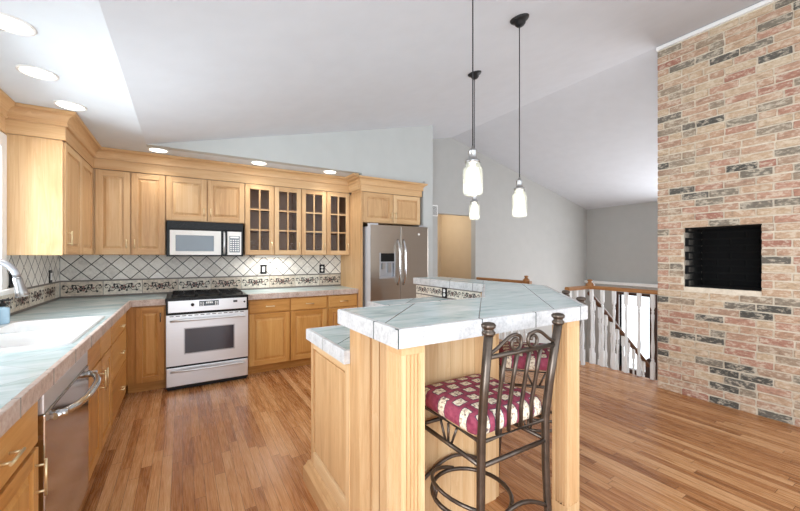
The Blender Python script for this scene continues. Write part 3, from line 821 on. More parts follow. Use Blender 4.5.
m = MB(); m.lathe([(.05, 0), (.05, .008), (.03, .010), (.03, .018)], (.2375, 4.56, .932), 18); m.build('burner', 'black_iron', ct)

# ------------------------------------------------------------------ microwave
mx0, mx1, my, mz0, mz1 = -.148, .606, 4.515, 1.354, 1.738
root = thing('microwave', 'over-the-range microwave in white and black hanging above the gas range', 'microwave', (.23, 4.7, mz0))
m = MB(); m.box(mx0, mx1, my+.022, YB-.012, mz0, mz1); m.build('body', 'black_matte', root)
m = MB(); m.box(mx0+.004, mx1-.002, my-.002, my+.022, 1.650, mz1-.006, bev=.004)
for i in range(5): m.box(mx0+.03, mx1-.03, my-.004, my, 1.662+i*.013, 1.667+i*.013)
m.build('vent_grille', 'black_gloss', root)
m = MB(); m.box(mx0+.008, mx1-.004, my+.006, my+.021, mz0+.004, 1.645); m.build('frame', 'black_gloss', root)
m = MB(); m.box(mx0+.030, .372, my-.006, my+.006, mz0+.016, 1.638, bev=.004); d = m.build('door', 'white_plastic', root)
m = MB(); m.box(-.065, .300, my-.009, my-.004, 1.412, 1.585, bev=.003); m.build('window', 'micro_glass', d)
m = MB(); m.tube([(.403, my-.004, mz0+.03), (.403, my-.036, mz0+.045), (.403, my-.036, 1.615), (.403, my-.004, 1.63)], .0095, 10); m.build('handle', 'steel', d)
m = MB(); m.box(.437, mx1-.022, my-.006, my+.006, mz0+.016, 1.638, bev=.003); c = m.build('control_panel', 'white_plastic', root)
m = MB(); m.box(.458, mx1-.040, my-.008, my-.004, 1.400, 1.588); m.build('keypad', 'micro_glass', c)
m = MB()
for i in range(6):
    for j in range(4): m.box(.466+j*.025, .482+j*.025, my-.0095, my-.0075, 1.412+i*.024, 1.426+i*.024)
m.box(.466, .556, my-.0095, my-.0075, 1.562, 1.582); m.build('key', 'white_plastic', c)

# ------------------------------------------------------------------ refrigerator
fx0, fx1, fy, fz = 2.040, 2.935, 4.05, 1.758
root = thing('refrigerator', 'stainless steel side-by-side refrigerator with a dispenser in its left door', 'refrigerator', (2.5, 4.5, 0))
m = MB(); m.box(fx0+.004, fx1-.004, fy+.085, YB-.03, .03, fz-.015); m.build('body', 'grey_enamel', root)
m = MB(); m.box(fx0+.02, fx1-.02, fy+.10, fy+.12, 0, .09); m.build('base_grille', 'black_matte', root)
split = fx0+.44
# left door with a real recess for the dispenser
px0, px1, pz0, pz1 = 2.175, 2.385, 1.075, 1.395
m = MB()
for a, b, c, d in ((fx0, px0, .10, fz), (px1, split-.003, .10, fz), (px0, px1, .10, pz0), (px0, px1, pz1, fz)): m.box(a, b, fy, fy+.075, c, d)
m.box(px0, px1, fy+.055, fy+.075, pz0, pz1); ld = m.build('door', 'fridge_steel', root)
m = MB(); m.box(fx0-.0015, fx0+.002, fy+.012, fy+.078, .10, fz); m.box(fx0+.0, fx0+.12, fy+.03, fy+.10, fz, fz+.022); m.build('door_edge', 'grey_enamel', ld, 'pale grey door side')
m = MB(); m.box(px0+.003, px1-.003, fy-.006, fy+.05, 1.285, pz1-.003, bev=.004); dp = m.build('dispenser_panel', 'black_gloss', ld, 'black dispenser control panel')
m = MB()
m.box(px0-.012, px0+.004, fy-.005, fy+.054, pz0-.012, pz1+.008); m.box(px1-.004, px1+.012, fy-.005, fy+.054, pz0-.012, pz1+.008); m.box(px0, px1, fy-.005, fy+.03, 1.268, 1.284)
m.box(px0, px1, fy-.006, fy+.05, pz0-.010, pz0+.012); m.box(px0+.004, px1-.004, fy+.045, fy+.0545, pz0, 1.28); m.build('dispenser_recess', 'steel_side', ld)
m = MB(); m.box(2.215, 2.255, fy+.012, fy+.045, 1.19, 1.268); m.box(2.300, 2.345, fy+.012, fy+.045, 1.14, 1.268); m.build('dispenser_paddle', 'nickel', ld)
m = MB(); m.box(split+.003, fx1, fy, fy+.075, .10, fz, bev=.008); rd = m.build('door', 'fridge_steel', root)
m = MB(); m.box(fx1-.14, fx1-.02, fy+.03, fy+.10, fz, fz+.022); m.build('hinge_cover', 'steel_side', rd)
m = MB(); m.lathe([(.016, 0), (.016, .004), (.012, .005)], (fx1-.16, fy, 1.655), 16, axis=(0, -1, 0)); m.build('badge', 'white_plastic', rd, 'small round white badge')
for d, x in ((ld, split-.045), (rd, split+.045)):
    m = MB(); P = []
    for i in range(21):
        t = i/20; k = 1-abs(2*t-1)**4; P.append((x, fy+.002-.062*k, .975+.60*t))
    m.tube(P, .0125, 10); m.build('handle', 'chrome', d)

# ------------------------------------------------------------------ dishwasher
dy0, dy1, dxf = 1.803, 2.517, -.433
root = thing('dishwasher', 'stainless steel dishwasher built in under the left countertop', 'dishwasher', (-.7, 2.16, 0))
m = MB(); m.box(XL+.05, XC-.005, dy0, 2.32, .09, .858); m.box(XC-.08, XC-.06, dy0, dy1, 0, .09); m.build('body', 'black_matte', root)
m = MB(); m.box(XC-.002, dxf, dy0+.003, dy1-.003, .115, .775, bev=.005); d = m.build('door', 'dish_steel', root)
m = MB(); m.box(XC-.002, dxf-.004, dy0+.003, dy1-.003, .778, .852, bev=.004); m.build('control_strip', 'steel', root)
m = MB(); P = []
for i in range(21):
    t = i/20; P.append((dxf+.012+.066*(1-abs(2*t-1)**3), dy0+.06+(dy1-dy0-.12)*t, .745))
m.tube(P, .0145, 12); h = m.build('handle', 'chrome', d)
for y in (dy0+.085, dy1-.085):
    m = MB(); m.tube([(dxf-.002, y, .745), (dxf+.048, y, .745)], .016, 12); m.build('handle_mount', 'chrome', h)

# ------------------------------------------------------------------ sink, tap, soap
root = thing('kitchen_sink', 'white double-bowl drop-in sink in the left countertop', 'sink', (-.75, 2.8, ZC))
def rrect(x0, x1, y0, y1, r, n=6):
    P = []
    for cx, cy, a in ((x1-r, y0+r, -PI/2), (x1-r, y1-r, 0), (x0+r, y1-r, PI/2), (x0+r, y0+r, PI)):
        for i in range(n+1): P.append((cx+r*math.cos(a+i*PI/2/n), cy+r*math.sin(a+i*PI/2/n)))
    return P
def loft(m, loops, mat=0, cap_last=True, smooth=True):
    V = [[m._v(p) for p in L] for L in loops]; F = []; n = len(V[0])
    for A, B in zip(V, V[1:]):
        for j in range(n): F.append(m.bm.faces.new([A[j], A[(j+1) % n], B[(j+1) % n], B[j]]))
    m._f(F, mat, smooth)
    if cap_last: m._f([m.bm.faces.new(V[-1])], mat)
m = MB()
X0, X1, Y0, Y1 = sx0-.025, sx1+.028, sy0-.022, sy1+.022
zr = ZC+.011; mid = (sy0+sy1)/2
# rim deck as a plate with two bowls
def bowl(y0, y1):
    n = 6
    out = [(x, y, zr) for x, y in rrect(sx0-.0 if False else bx0, bx1_, y0, y1, .05, n)]
    L = [out]
    for ins, z, rr in ((.006, zr-.006, .05), (.014, zr-.04, .045), (.024, zr-.15, .045), (.06, zr-.175, .05)):
        L.append([(x, y, z) for x, y in rrect(bx0+ins, bx1_-ins, y0+ins, y1-ins, rr, n)])
    loft(m, L)
bx0, bx1_ = sx0+.085, sx1-.012
b1 = (sy0+.02, mid-.02); b2 = (mid+.02, sy1-.02)
bowl(*b1); bowl(*b2)
# deck pieces between bowls and rim: fill between outer rounded rect and bowl rects
def deck():
    outer = rrect(X0, X1, Y0, Y1, .06, 6)
    t = bmesh.new()
    def loop(P): 
        vs = [t.verts.new((x, y, zr)) for x, y in P]; return [t.edges.new((vs[i], vs[(i+1) % len(vs)])) for i in range(len(vs))]
    E = loop(outer)+loop(rrect(bx0, bx1_, *b1, .05, 6))+loop(rrect(bx0, bx1_, *b2, .05, 6))
    r = bmesh.ops.triangle_fill(t, edges=E, use_beauty=True)
    t.verts.index_update(); m.mk([v.co.copy() for v in t.verts], [[v.index for v in f.verts] for f in t.faces], 0); t.free()
deck()
o1 = rrect(X0, X1, Y0, Y1, .06, 6); o2 = rrect(X0-.006, X1+.006, Y0-.006, Y1+.006, .064, 6)
loft(m, [[(x, y, zr) for x, y in o1], [(x, y, zr-.003) for x, y in o2], [(x, y, ZC-.0) for x, y in o2]], cap_last=False)
m.build('basin', 'porcelain', root, fix=False)
for a, b in (b1, b2):
    m = MB(); m.lathe([(.040, 0), (.040, .003), (.028, .001), (.01, .001)], ((bx0+bx1_)/2, (a+b)/2, zr-.176), 18); m.build('drain', 'chrome', root)

root = thing('kitchen_faucet', 'brushed arching pull-down faucet standing behind the white sink', 'faucet', (-.975, 2.74, zr))
m = MB(); m.lathe([(.032, 0), (.032, .012), (.024, .018), (.022, .10), (.019, .11), (.016, .14)], (-.975, 2.74, zr+.001), 20); m.build('base', 'chrome', root)
P = [(-.975, 2.74, zr+.13)]
for i in range(15):
    a = PI-(PI*.97)*i/14; P.append((-.872+.103*math.cos(a), 2.74, 1.235+.103*math.sin(a)))
m = MB(); m.tube(P, .0165, 12); m.build('spout', 'steel_side', root)
e = Vector(P[-1]); d = (Vector(P[-1])-Vector(P[-2])).normalized()
m = MB(); m.lathe([(.018, 0), (.020, .012), (.020, .035), (.026, .080), (.028, .105), (.022, .108)], e, 18, axis=d); m.build('spray_head', 'nickel', root)
m = MB(); m.tube([(-.975, 2.74+.02, 1.0), (-.975, 2.80, 1.02), (-.95, 2.86, 1.06)], .007, 8); m.build('lever', 'chrome', root)
root = thing('soap_bottle', 'clear pale blue dish soap bottle with a black pump beside the faucet', 'soap bottle', (-1.0, 3.17, zr))
m = MB(); m.lathe([(.031, 0), (.034, .006), (.034, .090), (.030, .102), (.014, .104), (.014, .112)], (-.965, 3.20, zr+.001), 18); m.build('bottle', 'soap_blue', root)
m = MB(); m.lathe([(.016, 0), (.016, .020), (.006, .022), (.006, .040)], (-.965, 3.20, zr+.110), 14); m.tube([(-.965, 3.20, zr+.15), (-.925, 3.20, zr+.148)], .006, 8); m.build('pump', 'black_matte', root)

# ------------------------------------------------------------------ plates on walls
def plate(label, o, u, n, kind, col='black_gloss', w=.078, h=.122, cat='outlet', name='power_outlet', grp=None):
    root = thing(name, label, cat, o, grp)
    fr = frame(o, u, n)
    m = MB(fr); m.box(-w/2, w/2, 0, .007, -h/2, h/2, bev=.003); pl = m.build('plate', col, root)
    if kind == 'outlet':
        for s in (-1, 1):
            m = MB(fr); m.lathe([(.0175, 0), (.0175, .010), (.016, .011)], (0, 0, s*.021), 16, axis=(0, 1, 0)); rc = m.build('receptacle', 'white_plastic', root)
            k = MB(fr)
            for x in (-.006, .006): k.box(x-.0012, x+.0012, .0100, .0116, s*.021-.001, s*.021+.008)
            k.build('slot', 'black_matte', rc)
    else:
        m = MB(fr); m.box(-.017, .017, .005, .012, -.034, .034, bev=.003); m.build('rocker', 'white_plastic' if kind == 'rocker' else 'black_gloss', root)
    return root
plate('black wall switch with a white rocker on the back backsplash right of the range', (.903, YB-.009, 1.183), UX, NX, 'rocker', cat='switch', name='wall_switch')
plate('black-plated outlet on the back backsplash nearest the refrigerator panel', (1.695, YB-.009, 1.175), UX, NX, 'outlet')
plate('black switch plate with a pale rocker on the left wall tiles near the room corner', (XL+.009, 4.60, 1.165), UL, NL, 'rocker', cat='switch', name='wall_switch')
plate('black plate on the left wall tiles close to the window edge', (XL+.009, 3.70, 1.19), UL, NL, 'dark', cat='switch', name='wall_switch')
root = thing('under_cabinet_light', 'slim white light bar under the first glass-door cabinet', 'light', (.97, 4.76, 1.345))
m = MB(); m.box(.76, 1.19, 4.70, 4.80, 1.345, 1.369, bev=.006); m.build('housing', 'white_plastic', root)
m = MB(); m.box(.79, 1.16, 4.715, 4.785, 1.341, 1.346); m.build('lens', 'porcelain', root)
d = bpy.data.lights.new('under_cabinet_lamp', 'AREA'); d.shape = 'RECTANGLE'; d.size = .37; d.size_y = .07; d.energy = 2.2; d.color = (1, .95, .88)
l = bpy.data.objects.new('light_source', d); COL.objects.link(l); l.location = (.975, 4.75, 1.339); l.parent = root; l.matrix_parent_inverse = Matrix.Translation(-Vector(root.location))
root = thing('wall_vent', 'small white slatted wall vent beside the hall opening', 'vent', (3.77, YG, 1.96))
fr = frame((3.80, YG, 2.16), UX, NX)
m = MB(fr); m.box(-.075, .075, 0, .012, -.10, .10, bev=.003); f = m.build('frame', 'trim_white', root)
m = MB(fr)
for i in range(9): m.box(-.055, .055, .011, .016, -.082+i*.018, -.074+i*.018)
m.build('slat', 'black_matte', f)
root = thing('thermostat', 'small square beige thermostat on the hall wall', 'thermostat', (4.95, 6.15, 1.42))
fr = frame((5.20, 6.15, 1.49), UX, NX); fr = frame((5.205, 6.15, 1.47), UX, NX)
m = MB(fr); m.box(-.06, .06, 0, .02, -.075, .075, bev=.006); b_ = m.build('body', 'border_tile', root)
m = MB(fr); m.box(-.028, .028, .019, .023, -.02, .04); m.build('screen', 'micro_glass', b_)

# ------------------------------------------------------------------ island
BZ0, BZ1 = 1.040, 1.108
root = thing('kitchen_island', 'two-level oak kitchen island with fluted corner posts', 'island', (1.4, 1.9, 0))
ix = .662
# knee wall: level run, diagonal run, far run (plan polygon, one continuous wall)
knee = [(ix, 1.430), (1.530, 1.430), (2.400, 2.300), (2.400, 3.400), (2.300, 3.400), (2.300, 2.345), (1.488, 1.530), (ix, 1.530)]
m = MB(); m.prism(knee, 0, BZ0); m.build('knee_wall', 'maple', root)
# flat boards on the seating side of the knee wall
m = MB(); x = ix+.002
m.box(ix, ix+.05, 1.420, 1.430, 0, BZ0-.001, bev=.002); m.box(ix+.062, ix+.095, 1.422, 1.430, .0, BZ0-.001, bev=.002)
x = ix+.10
while x < 1.50:
    e = min(x+.082, 1.518); m.box(x, e-.0012, 1.4215, 1.430, .0, BZ0-.001, bev=.001); x += .082
m.build('beadboard', 'maple', root)
# kitchen side cabinet body, paneled left side
cab = [(ix+.012, 1.530), (1.488, 1.530), (2.300, 2.345), (2.300, 3.050), (1.555, 3.050), (1.555, 2.52), (1.13, 2.105), (ix+.012, 2.105)]
m = MB(); m.prism(cab, .0, .862); m.build('cabinet_body', 'maple', root)
fr = frame((ix+.012, 1.530, 0), (0, 1, 0), (-1, 0, 0))
m = MB(fr); L = .575
m.box(0, .045, 0, .016, .10, .862, bev=.002); m.box(L-.04, L, 0, .016, .10, .862, bev=.002); m.lvl = 1; m.box(.045, L-.04, 0, .015, .815, .862, bev=.002); m.box(.045, L-.04, 0, .015, .10, .20, bev=.002)
m.lvl = 0; m.box(.060, L-.056, 0, .009, .215, .80, bev=.004); m.build('side_panel', 'maple', root)
m = MB(); m.lvl = 1; m.sweep([(ix+.02, 1.425), (ix-.004, 1.425), (ix-.004, 2.118), (ix+.1, 2.118)], [(0, 0), (.034, 0), (.034, .085), (.022, .10), (.012, .125), (0, .13)], side=-1)
m.build('base_molding', 'maple', root)
for i, (a, b) in enumerate(((1.17, 2.17), (1.34, 2.335))): pass
# doors on the kitchen side
door(root, (1.125, 2.105, .11), (-1, 0, 0), (0, 1, 0), .44, .74, 'maple', knob=(.04, .62, 'v', .09, 'brass'))
door(root, (1.555, 3.045, .11), (0, -1, 0), (-1, 0, 0), .52, .74, 'maple', knob=(.04, .62, 'v', .09, 'brass'))
# fluted posts
def post(x0, x1, y0, y1, label):
    g, d = .0075, .0130
    P = []
    def side(a, b):
        a = Vector(a); b = Vector(b); L = (b-a).length; u = (b-a)/L; n = Vector((-u.y, u.x))   # n points inwards (CCW outline)
        P.append(tuple(a))
        for f in (.26, .42, .58, .74):
            c = L*f; P.extend([tuple(a+u*(c-g)), tuple(a+u*(c-g*.4)+n*d), tuple(a+u*(c+g*.4)+n*d), tuple(a+u*(c+g))])
    side((x0, y0), (x1, y0)); side((x1, y0), (x1, y1)); side((x1, y1), (x0, y1)); side((x0, y1), (x0, y0))
    m = MB(); m.prism(P, .11, BZ0-.035); m.box(x0, x1, y0, y1, BZ0-.035, BZ0); m.box(x0, x1, y0, y1, 0, .11)
    return m.build('post', 'maple', root, label)
post(ix+.003, ix+.105, 1.080, 1.188, None)
post(1.628, 1.730, 1.075, 1.160, None)
post(2.52, 2.62, 3.27, 3.37, None)

def slab(name, label, poly, z0, z1, group, offs, jm='grout_dark', lip=.004):
    root = thing(name, label, 'countertop', (poly[0][0], poly[0][1], z0), group)
    # inset core and edge band
    P = [Vector(p) for p in poly]; n = len(P); t = .020; I = []
    for i in range(n):
        d0 = (P[i]-P[i-1]).normalized(); d1 = (P[(i+1) % n]-P[i]).normalized(); n0 = Vector((-d0.y, d0.x)); n1 = Vector((-d1.y, d1.x))
        I.append(P[i]+(n0+n1)/(1+n0.dot(n1))*t)
    m = MB(); m.prism([tuple(p) for p in I], z0+.004, z1-.001); m.build('tile_top', 'island_slate', root)
    m = MB()
    for i in range(n):
        j = (i+1) % n
        a, b, c, d = P[i], P[j], I[j], I[i]
        m.mk([(a.x, a.y, z0), (b.x, b.y, z0), (c.x, c.y, z0), (d.x, d.y, z0), (a.x, a.y, z1-.004), (b.x, b.y, z1-.004), (c.x, c.y, z1), (d.x, d.y, z1), (a.x+(d.x-a.x)*.15, a.y+(d.y-a.y)*.15, z1), (b.x+(c.x-b.x)*.15, b.y+(c.y-b.y)*.15, z1)],
             [(0,1,5,4),(4,5,9,8),(8,9,6,7),(2,3,7,6),(0,3,2,1)], 0)
        # joints
        e = (b-a); L = e.length; u = e/L; off = offs.get(i, .33)
        nn = Vector((u.y, -u.x))
        for d_ in off if isinstance(off, list) else [off+k*.33 for k in range(int(max(0, (L-off)//.33)+1)) if off+k*.33 < L-.04]:
            c0 = a+u*d_; w = .002
            q = [c0-u*w+nn*.0008, c0+u*w+nn*.0008, c0+u*w-nn*t, c0-u*w-nn*t]
            m.prism([tuple(v) for v in q], z0, z1+.0006, 1)
    m.build('edge_tile', ['white_stone_edge', jm], root)
    return root
bar = [(.632, 1.051), (1.764, 1.051), (2.667, 1.960), (2.667, 3.430), (2.270, 3.430), (2.270, 2.310), (1.568, 1.608), (.632, 1.608)]
slab('raised_countertop', 'raised pale green tiled bar countertop with white stone edge, upper level of the island', bar, BZ0, BZ1, None, {0: [.003, .398, .728, 1.07], 7: [.376]})
low = [(.634, 1.532), (1.470, 1.532), (1.489, 1.533), (2.298, 2.346), (2.298, 3.070), (1.510, 3.070), (1.510, 2.50), (1.150, 2.125), (.634, 2.125)]
slab('island_countertop', 'lower pale green tiled countertop on the kitchen side of the island', low, .862, .924, None, {8: [.30], 1: [], 0: []}, 'grout_grey')
# floral tiles on the kitchen face of the raised part
root = thing('tile_backsplash', 'short floral tile band under the raised bar top above the lower island countertop', 'backsplash', (2.29, 2.9, .926))
to3 = lambda s, z, o: (2.2985-.008-o, -s, z)
m = MB(); ys = [2.36, 2.62, 2.88, 3.14, 3.395]
m.box(2.2905, 2.2990, 2.36, 3.395, .926, 1.039, 0); m.box(2.2905, 2.2990, 3.072, 3.395, .850, .926, 0)
m.box(2.2885, 2.2990, 2.36, 3.395, .926, .938, 2); m.box(2.2885, 2.2990, 2.36, 3.395, 1.026, 1.039, 2)
for a, b in zip(ys, ys[1:]):
    floral(m, -b+.004, -a-.004, .936, 1.030, to3, (1, 3))
m.build('floral_border', ['border_tile_pale', 'border_ink', 'border_liner', 'border_rose'], root, fix=False)
plate('black-plated outlet in the floral band under the raised bar top', (2.2885, 2.87, .983), (0, -1, 0), (-1, 0, 0), 'outlet', h=.105)

# ------------------------------------------------------------------ bar stools
def make_stool(label):
    root = thing('bar_stool', label, 'stool', (0, 0, 0), 'bar stools at the island', local=True)
    bz = 'bronze_metal'
    def backline(sx):   # post axis from foot to finial
        return [(sx*.208, -.212, 0), (sx*.200, -.204, .22), (sx*.193, -.198, .45), (sx*.190, -.198, .66), (sx*.196, -.215, .82), (sx*.205, -.250, 1.07)]
    def frontline(sx): return [(sx*.215, .235, 0), (sx*.200, .215, .25), (sx*.188, .195, .655)]
    for sx in (-1, 1):
        m = MB(); m.tube(backline(sx), [.0150, .0160, .0168, .0175, .0175, .0175], 12); bp = m.build('back_post', bz, root)
        m = MB(); x, y, z = backline(sx)[-1]
        m.lathe([(.0185, 0), (.025, .006), (.025, .014), (.019, .019), (.019, .026), (.026, .031), (.0275, .040), (.020, .047), (.006, .050)], (x, y, z), 18); m.build('finial', bz, bp)
        m = MB(); m.tube(frontline(sx), .0145, 12); m.build('leg', bz, root)
    for line, sx in ((backline, -1), (backline, 1), (frontline, -1), (frontline, 1)):
        x, y, z = line(sx)[0]; m = MB(); m.lathe([(.0175, 0), (.019, .004), (.019, .028), (.017, .030)], (x, y, z), 12); m.build('foot_cap', 'black_matte', root)
    m = MB(); zf = .650
    c = [(-.19, -.198, zf), (.19, -.198, zf), (.188, .195, zf), (-.188, .195, zf)]; m.tube(c, .010, 8, closed=True, smooth=False)
    zs = .560; c2 = [(-.192, -.200, zs), (.192, -.200, zs), (.191, .200, zs), (-.191, .200, zs)]
    for a, b in ((0, 1), (1, 2), (2, 3), (3, 0)): m.tube([c2[a], c2[b]], .0095, 8)
    m.build('seat_frame', bz, root)
    for d0, d1 in ((-.055, -.02), (0, 0), (.055, .02)):
        for x in (-.190, .190): m = MB(); m.tube([(x, d0, zf-.006), (x, d1, zs+.006)], .006, 6); m.build('spacer', bz, root)
        m = MB(); m.tube([(d0, .197, zf-.006), (d1, .199, zs+.006)], .006, 6); m.build('spacer', bz, root)
    # back: scroll rail, cross bar, four slats
    def at(z):   # y of the back plane at height z
        return -.198-(z-.66)*.127
    m = MB(); m.tube([(-.200, at(.985), .985), (.200, at(.985), .985)], .010, 8); m.build('cross_rail', bz, root)
    for x0, x1 in ((-.100, -.105), (-.036, -.037), (.036, .037), (.100, .105)):
        m = MB(); m.tube([(x0, at(.655)+.004, .655), (x0*1.01, at(.75)+.012, .75), (x1, at(.88)+.006, .88), (x1, at(.98), .98)], .0085, 8); m.build('back_slat', bz, root)
    m = MB()
    for s in (-1, 1):
        P = []
        for i in range(11):   # sweeping S from the post down into the scroll
            t = i/10; x = .200-.155*t; z = 1.000+.058*math.sin(min(1, t*1.12)*PI*.5)**2 - (.004*max(0, t-.9)*10)
            P.append((s*x, at(z), z))
        cx, cz, r0 = .052, 1.022, .036
        for i in range(1, 23):
            a = PI*.62+ i/22*PI*2.35; rr = r0*(1-.62*i/22)
            P.append((s*(cx+rr*math.cos(a)), at(cz), cz+rr*math.sin(a)))
        m.tube(P, .0072, 7)
    m.build('back_scroll', bz, root)
    # foot ring and arched stretcher
    rc, rr_ = (-.065, -.005), .170
    m = MB(); m.tube([(rc[0]+rr_*math.cos(2*PI*i/28), rc[1]+rr_*1.05*math.sin(2*PI*i/28), .31) for i in range(28)], .0095, 8, closed=True); m.build('foot_ring', bz, root)
    m = MB(); m.tube([(rc[0]+rr_*math.cos(PI*.42+PI*1.1*i/16), rc[1]+rr_*1.05*math.sin(PI*.42+PI*1.1*i/16), .318+.055*math.sin(PI*i/16)) for i in range(17)], .0085, 8); m.build('foot_ring', bz, root)
    for da, db in ((-.16, -.07), (0, 0), (.16, .07)):
        a = PI*.90; m = MB(); m.tube([(rc[0]+rr_*math.cos(a+db), rc[1]+rr_*1.05*math.sin(a+db), .312), (rc[0]+rr_*math.cos(a+da), rc[1]+rr_*1.05*math.sin(a+da), .366)], .0055, 6); m.build('spacer', bz, root)
    m = MB(); m.tube([(-.198+.396*i/12, -.204, .272+.075*math.sin(PI*i/12)) for i in range(13)], .009, 8); m.build('stretcher', bz, root)
    m = MB(); m.tube([(-.198+.396*i/12, .208, .272+.075*math.sin(PI*i/12)) for i in range(13)], .009, 8); m.build('stretcher', bz, root)
    # cushion
    m = MB(); L = []
    for ins, z in ((.012, .662), (.000, .672), (-.004, .695), (.0, .722), (.012, .738), (.04, .746), (.10, .751)):
        L.append([(x, y, z) for x, y in rrect(-.205+ins, .205-ins, -.188+ins, .215-ins, max(.02, .045-ins*.2), 5)])
    m.mk([], []); loft(m, [L[0]], cap_last=True); loft(m, L)
    m.build('seat_cushion', 'burgundy_fabric', root, 'burgundy patterned seat cushion')
    return root
s1 = make_stool('bronze metal bar stool with burgundy cushion at the near edge of the bar')
s1.location = (1.162, 1.195, 0)
s2 = copy_tree(s1); s2['label'] = 'bronze metal bar stool mostly hidden behind the nearer stool and the bar'
s2.location = (1.985, 1.565, 0); s2.rotation_euler = (0, 0, math.radians(45))

# ------------------------------------------------------------------ pendants
def pendant(x, y, ztop, zbot, label):
    zceil = zc(x)
    root = thing('pendant_lamp', label, 'lamp', (x, y, zbot), 'glass jar pendants over the island')
    nrm = Vector((-(ZR-ZF)/(XR+.3), 0, 1)).normalized()
    m = MB(); m.lathe([(.010, -.055), (.022, -.052), (.034, -.040), (.038, -.026), (.052, -.020), (.062, -.010), (.064, 0.0)], Vector((x, y, zceil+.002)), 24, axis=nrm)
    m.build('ceiling_canopy', 'black_iron', root)
    m = MB(); m.tube([(x, y, ztop+.07), (x, y, zceil-.04)], .0032, 8); m.build('cord', 'black_matte', root)
    m = MB(); m.lathe([(.038, 0), (.038, .012), (.024, .016), (.021, .030), (.021, .055), (.023, .058), (.018, .066), (.008, .072), (.005, .085)], (x, y, ztop-.004), 20); sk = m.build('socket', 'nickel', root)
    H = ztop-zbot
    out = [(.012, 0), (.036, .001), (.046, .008), (.048, .02), (.048, H*.74), (.045, H*.81), (.036, H*.87), (.0345, H*.97), (.036, H)]
    inn = [(r-.0028, max(z, .004)) for r, z in out][::-1]
    m = MB(); m.lathe(out+inn, (x, y, zbot), 24, cap=True); m.build('jar_shade', 'jar_glass', root)
    m = MB(); m.lathe([(.006, -.055), (.022, -.040), (.029, -.015), (.026, .012), (.014, .040), (.011, .055), (.011, .065)], (x, y, ztop-.068), 16); m.build('bulb', 'bulb_glow', root)
    d = bpy.data.lights.new('pendant_light', 'POINT'); d.energy = 0.9; d.color = (1, .88, .72); d.shadow_soft_size = .05
    l = bpy.data.objects.new('light_source', d); COL.objects.link(l); l.location = (x, y, zbot+.03); l.parent = root; l.matrix_parent_inverse = Matrix.Translation(-Vector(root.location))
pendant(1.217, 1.307, 1.822, 1.660, 'glass jar pendant lamp nearest over the bar, left of the two large jars')
pendant(1.958, 1.646, 1.815, 1.625, 'glass jar pendant lamp on the rightmost cord over the diagonal of the bar')
pendant(2.330, 2.480, 1.865, 1.700, 'small-looking glass jar pendant lamp hanging farthest back over the island')

# ------------------------------------------------------------------ recessed lights
def can(x, y, label, p=9):
    root = thing('recessed_light', label, 'light', (x, y, ZF-.006), 'recessed ceiling lights')
    m = MB(); m.lathe([(.090, 0), (.090, -.005), (.078, -.008), (.074, -.004), (.074, 0)], (x, y, ZF), 28, cap=False); m.build('trim_ring', 'trim_white', root)
    m = MB(); m.lathe([(.075, 0), (.075, -.004), (.03, -.006)], (x, y, ZF), 24); m.build('lens', 'lamp_glow', root)
    d = bpy.data.lights.new('recessed_spot', 'SPOT'); d.energy = p; d.spot_size = math.radians(125); d.spot_blend = .6; d.color = (1, .95, .88); d.shadow_soft_size = .06
    l = bpy.data.objects.new('light_source', d); COL.objects.link(l); l.location = (x, y, ZF-.03); l.parent = root; l.matrix_parent_inverse = Matrix.Translation(-Vector(root.location))
can(-.68, 2.33, 'recessed ceiling light over the left counter, nearest the camera', 6)
can(-.72, 2.87, 'recessed ceiling light over the left counter, middle one above the sink', 5)
can(-.68, 3.38, 'recessed ceiling light over the left counter, just before the wall cabinet', 3)
can(-.21, 4.345, 'recessed ceiling light in front of the back wall crown, nearest the room corner')
can(.75, 4.345, 'recessed ceiling light in front of the back wall crown, above the first glass-door cabinet')
can(1.60, 4.335, 'recessed ceiling light in front of the back wall crown, nearest the refrigerator')

# ------------------------------------------------------------------ railings and stairs
def turned(m, x, y, z0, z1, s=.019):
    H = z1-z0
    m.box(x-s, x+s, y-s, y+s, z0, z0+H*.20, bev=.003)
    a = z0+H*.20; b = z1-H*.16; h = b-a
    m.box(x-s*.95, x+s*.95, y-s*.95, y+s*.95, b, z1, bev=.003)
    pr = [(.0175, 0), (.018, .01), (.011, .03), (.017, .045), (.011, .06), (.0125, .10), (.0185, .22), (.019, .30), (.0135, .42), (.0115, .55), (.0115, .68), (.016, .80), (.0175, .86), (.011, .90), (.016, .93), (.010, .95), (.017, .985), (.0175, 1)]
    m.lathe([(r*s/.019, z*h) for r, z in pr], (x, y, a), 12)
def rail_profile(m, pts, w=.030, h=.022):
    pts = [Vector(p) for p in pts]
    for a, b in zip(pts, pts[1:]):
        t = (b-a).normalized(); side = Vector((-t.y, t.x, 0)).normalized(); up = t.cross(side)*-1
        if up.z < 0: up = -up
        prof = [(-w*.75, -h), (w*.75, -h), (w, -h*.2), (w*.95, h*.6), (w*.5, h), (-w*.5, h), (-w*.95, h*.6), (-w, -h*.2)]
        vs = [a+side*p+up*q for p, q in prof]+[b+side*p+up*q for p, q in prof]; n = 8
        m.mk(vs, [tuple(range(n))[::-1], tuple(range(n, 2*n))]+[(i, (i+1) % n, n+(i+1) % n, n+i) for i in range(n)])
ZH = .985
def rail_knob(parent, x, y, z):
    m = MB(); m.lathe([(.050, -.045), (.050, .015), (.034, .030), (.024, .040), (.020, .050), (.032, .060), (.034, .070), (.014, .078)], (x, y, z), 18); return m.build('rail_cap', 'oak_rail', parent)
X_ = 4.41
root = thing('stair_railing', 'oak-capped railing with white turned balusters beside the brick chimney', 'railing', (X_, 2.2, 0))
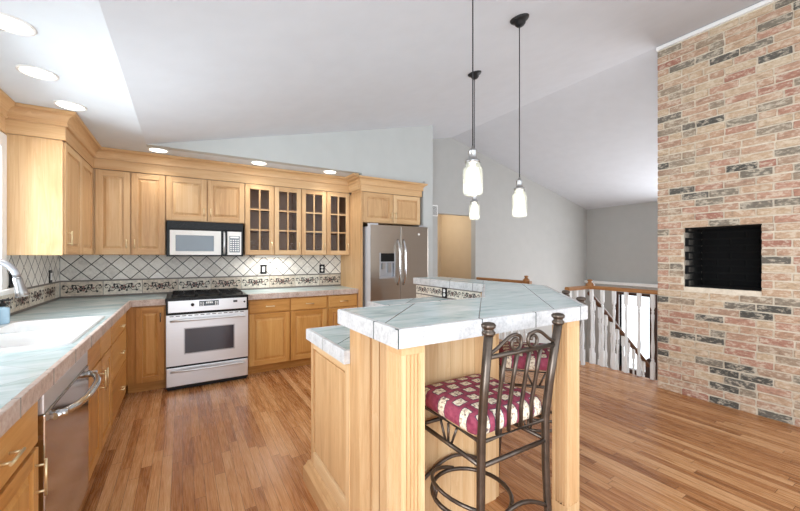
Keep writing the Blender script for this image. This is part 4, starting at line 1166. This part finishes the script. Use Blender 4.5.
m = MB(); m.lvl = 1; rail_profile(m, [(X_, 1.755, ZH-.022), (X_, 2.60, ZH-.022), (3.93, 2.60, ZH-.022)]); m.build('handrail', 'oak_rail', root); rail_knob(root, X_, 2.60, ZH)
for i in range(7):
    m = MB(); turned(m, X_, 1.893+.137*i-.0, .001, ZH-.045); b = m.build('baluster', 'baluster_white', root)
for i in range(3):
    m = MB(); turned(m, X_-.15-.138*i, 2.60, .001, ZH-.045); m.build('baluster', 'baluster_white', root)
root = thing('stair_railing', 'short oak-capped railing seen just over the back of the island bar top', 'railing', (X_, 4.1, 0))
m = MB(); m.lvl = 1; rail_profile(m, [(X_, 3.50, ZH-.022), (X_, 4.59, ZH-.022)]); m.build('handrail', 'oak_rail', root); rail_knob(root, X_, 3.58, ZH)
m = MB(); m.lathe([(.030, 0), (.036, .02), (.030, .045)], (X_, 4.60, ZH-.045), 14); m.build('rail_end', 'oak_rail', root)
for i in range(8):
    m = MB(); turned(m, X_, 3.60+.137*i, .001, ZH-.045); m.build('baluster', 'baluster_white', root)

# stairs down to the entry
root = thing('staircase', 'flight of oak steps going down to the entry', 'stairs', (5.1, 3.1, -1.4))
ns = 7; rise = 1.4/ns; run = .26
for i in range(ns-1):
    z = -rise*(i+1); x0 = 4.425+run*i
    m = MB(); m.lvl = 1; m.box(x0-.0, x0+run+.025, 2.66, 3.54, z-.035, z, bev=.006); m.build('tread', 'oak_rail', root)
    m = MB(); m.box(x0+run-.012, x0+run, 2.67, 3.53, z-rise, z-.036); m.build('riser', 'trim_white', root)
m = MB(); m.prism([(4.428, -.02), (4.428, -.30), (4.425+run*6, -1.40), (4.425+run*6+.10, -1.40), (4.425+run*6+.10, -1.32), (4.50, -.02)], 2.625, 2.657, axis='y'); m.build('stringer', 'oak_rail', root)
root = thing('stair_handrail', 'sloping oak handrail with pale balusters going down the stairs behind the white railing', 'railing', (5.2, 2.64, -1.2))
def slope(x): return -rise/run*(x-4.425)
m = MB(); m.lvl = 1; rail_profile(m, [(4.47, 2.64, slope(4.47)+.92), (6.02, 2.64, slope(6.02)+.92)]); m.build('handrail', 'oak_rail_dark', root)
for i in range(10):
    x = 4.56+i*.145; m = MB(); turned(m, x, 2.64, slope(x)+.03, slope(x)+.895); m.build('baluster', 'baluster_white', root)
m = MB(); m.box(6.02, 6.11, 2.595, 2.685, -1.40, -.30, bev=.005); m.lathe([(.05, 0), (.05, .02), (.03, .03), (.045, .06), (.045, .08), (.02, .10)], (6.065, 2.64, -.30), 16); m.build('newel_post', 'dark_walnut', root, 'dark newel post at the foot of the stairs')
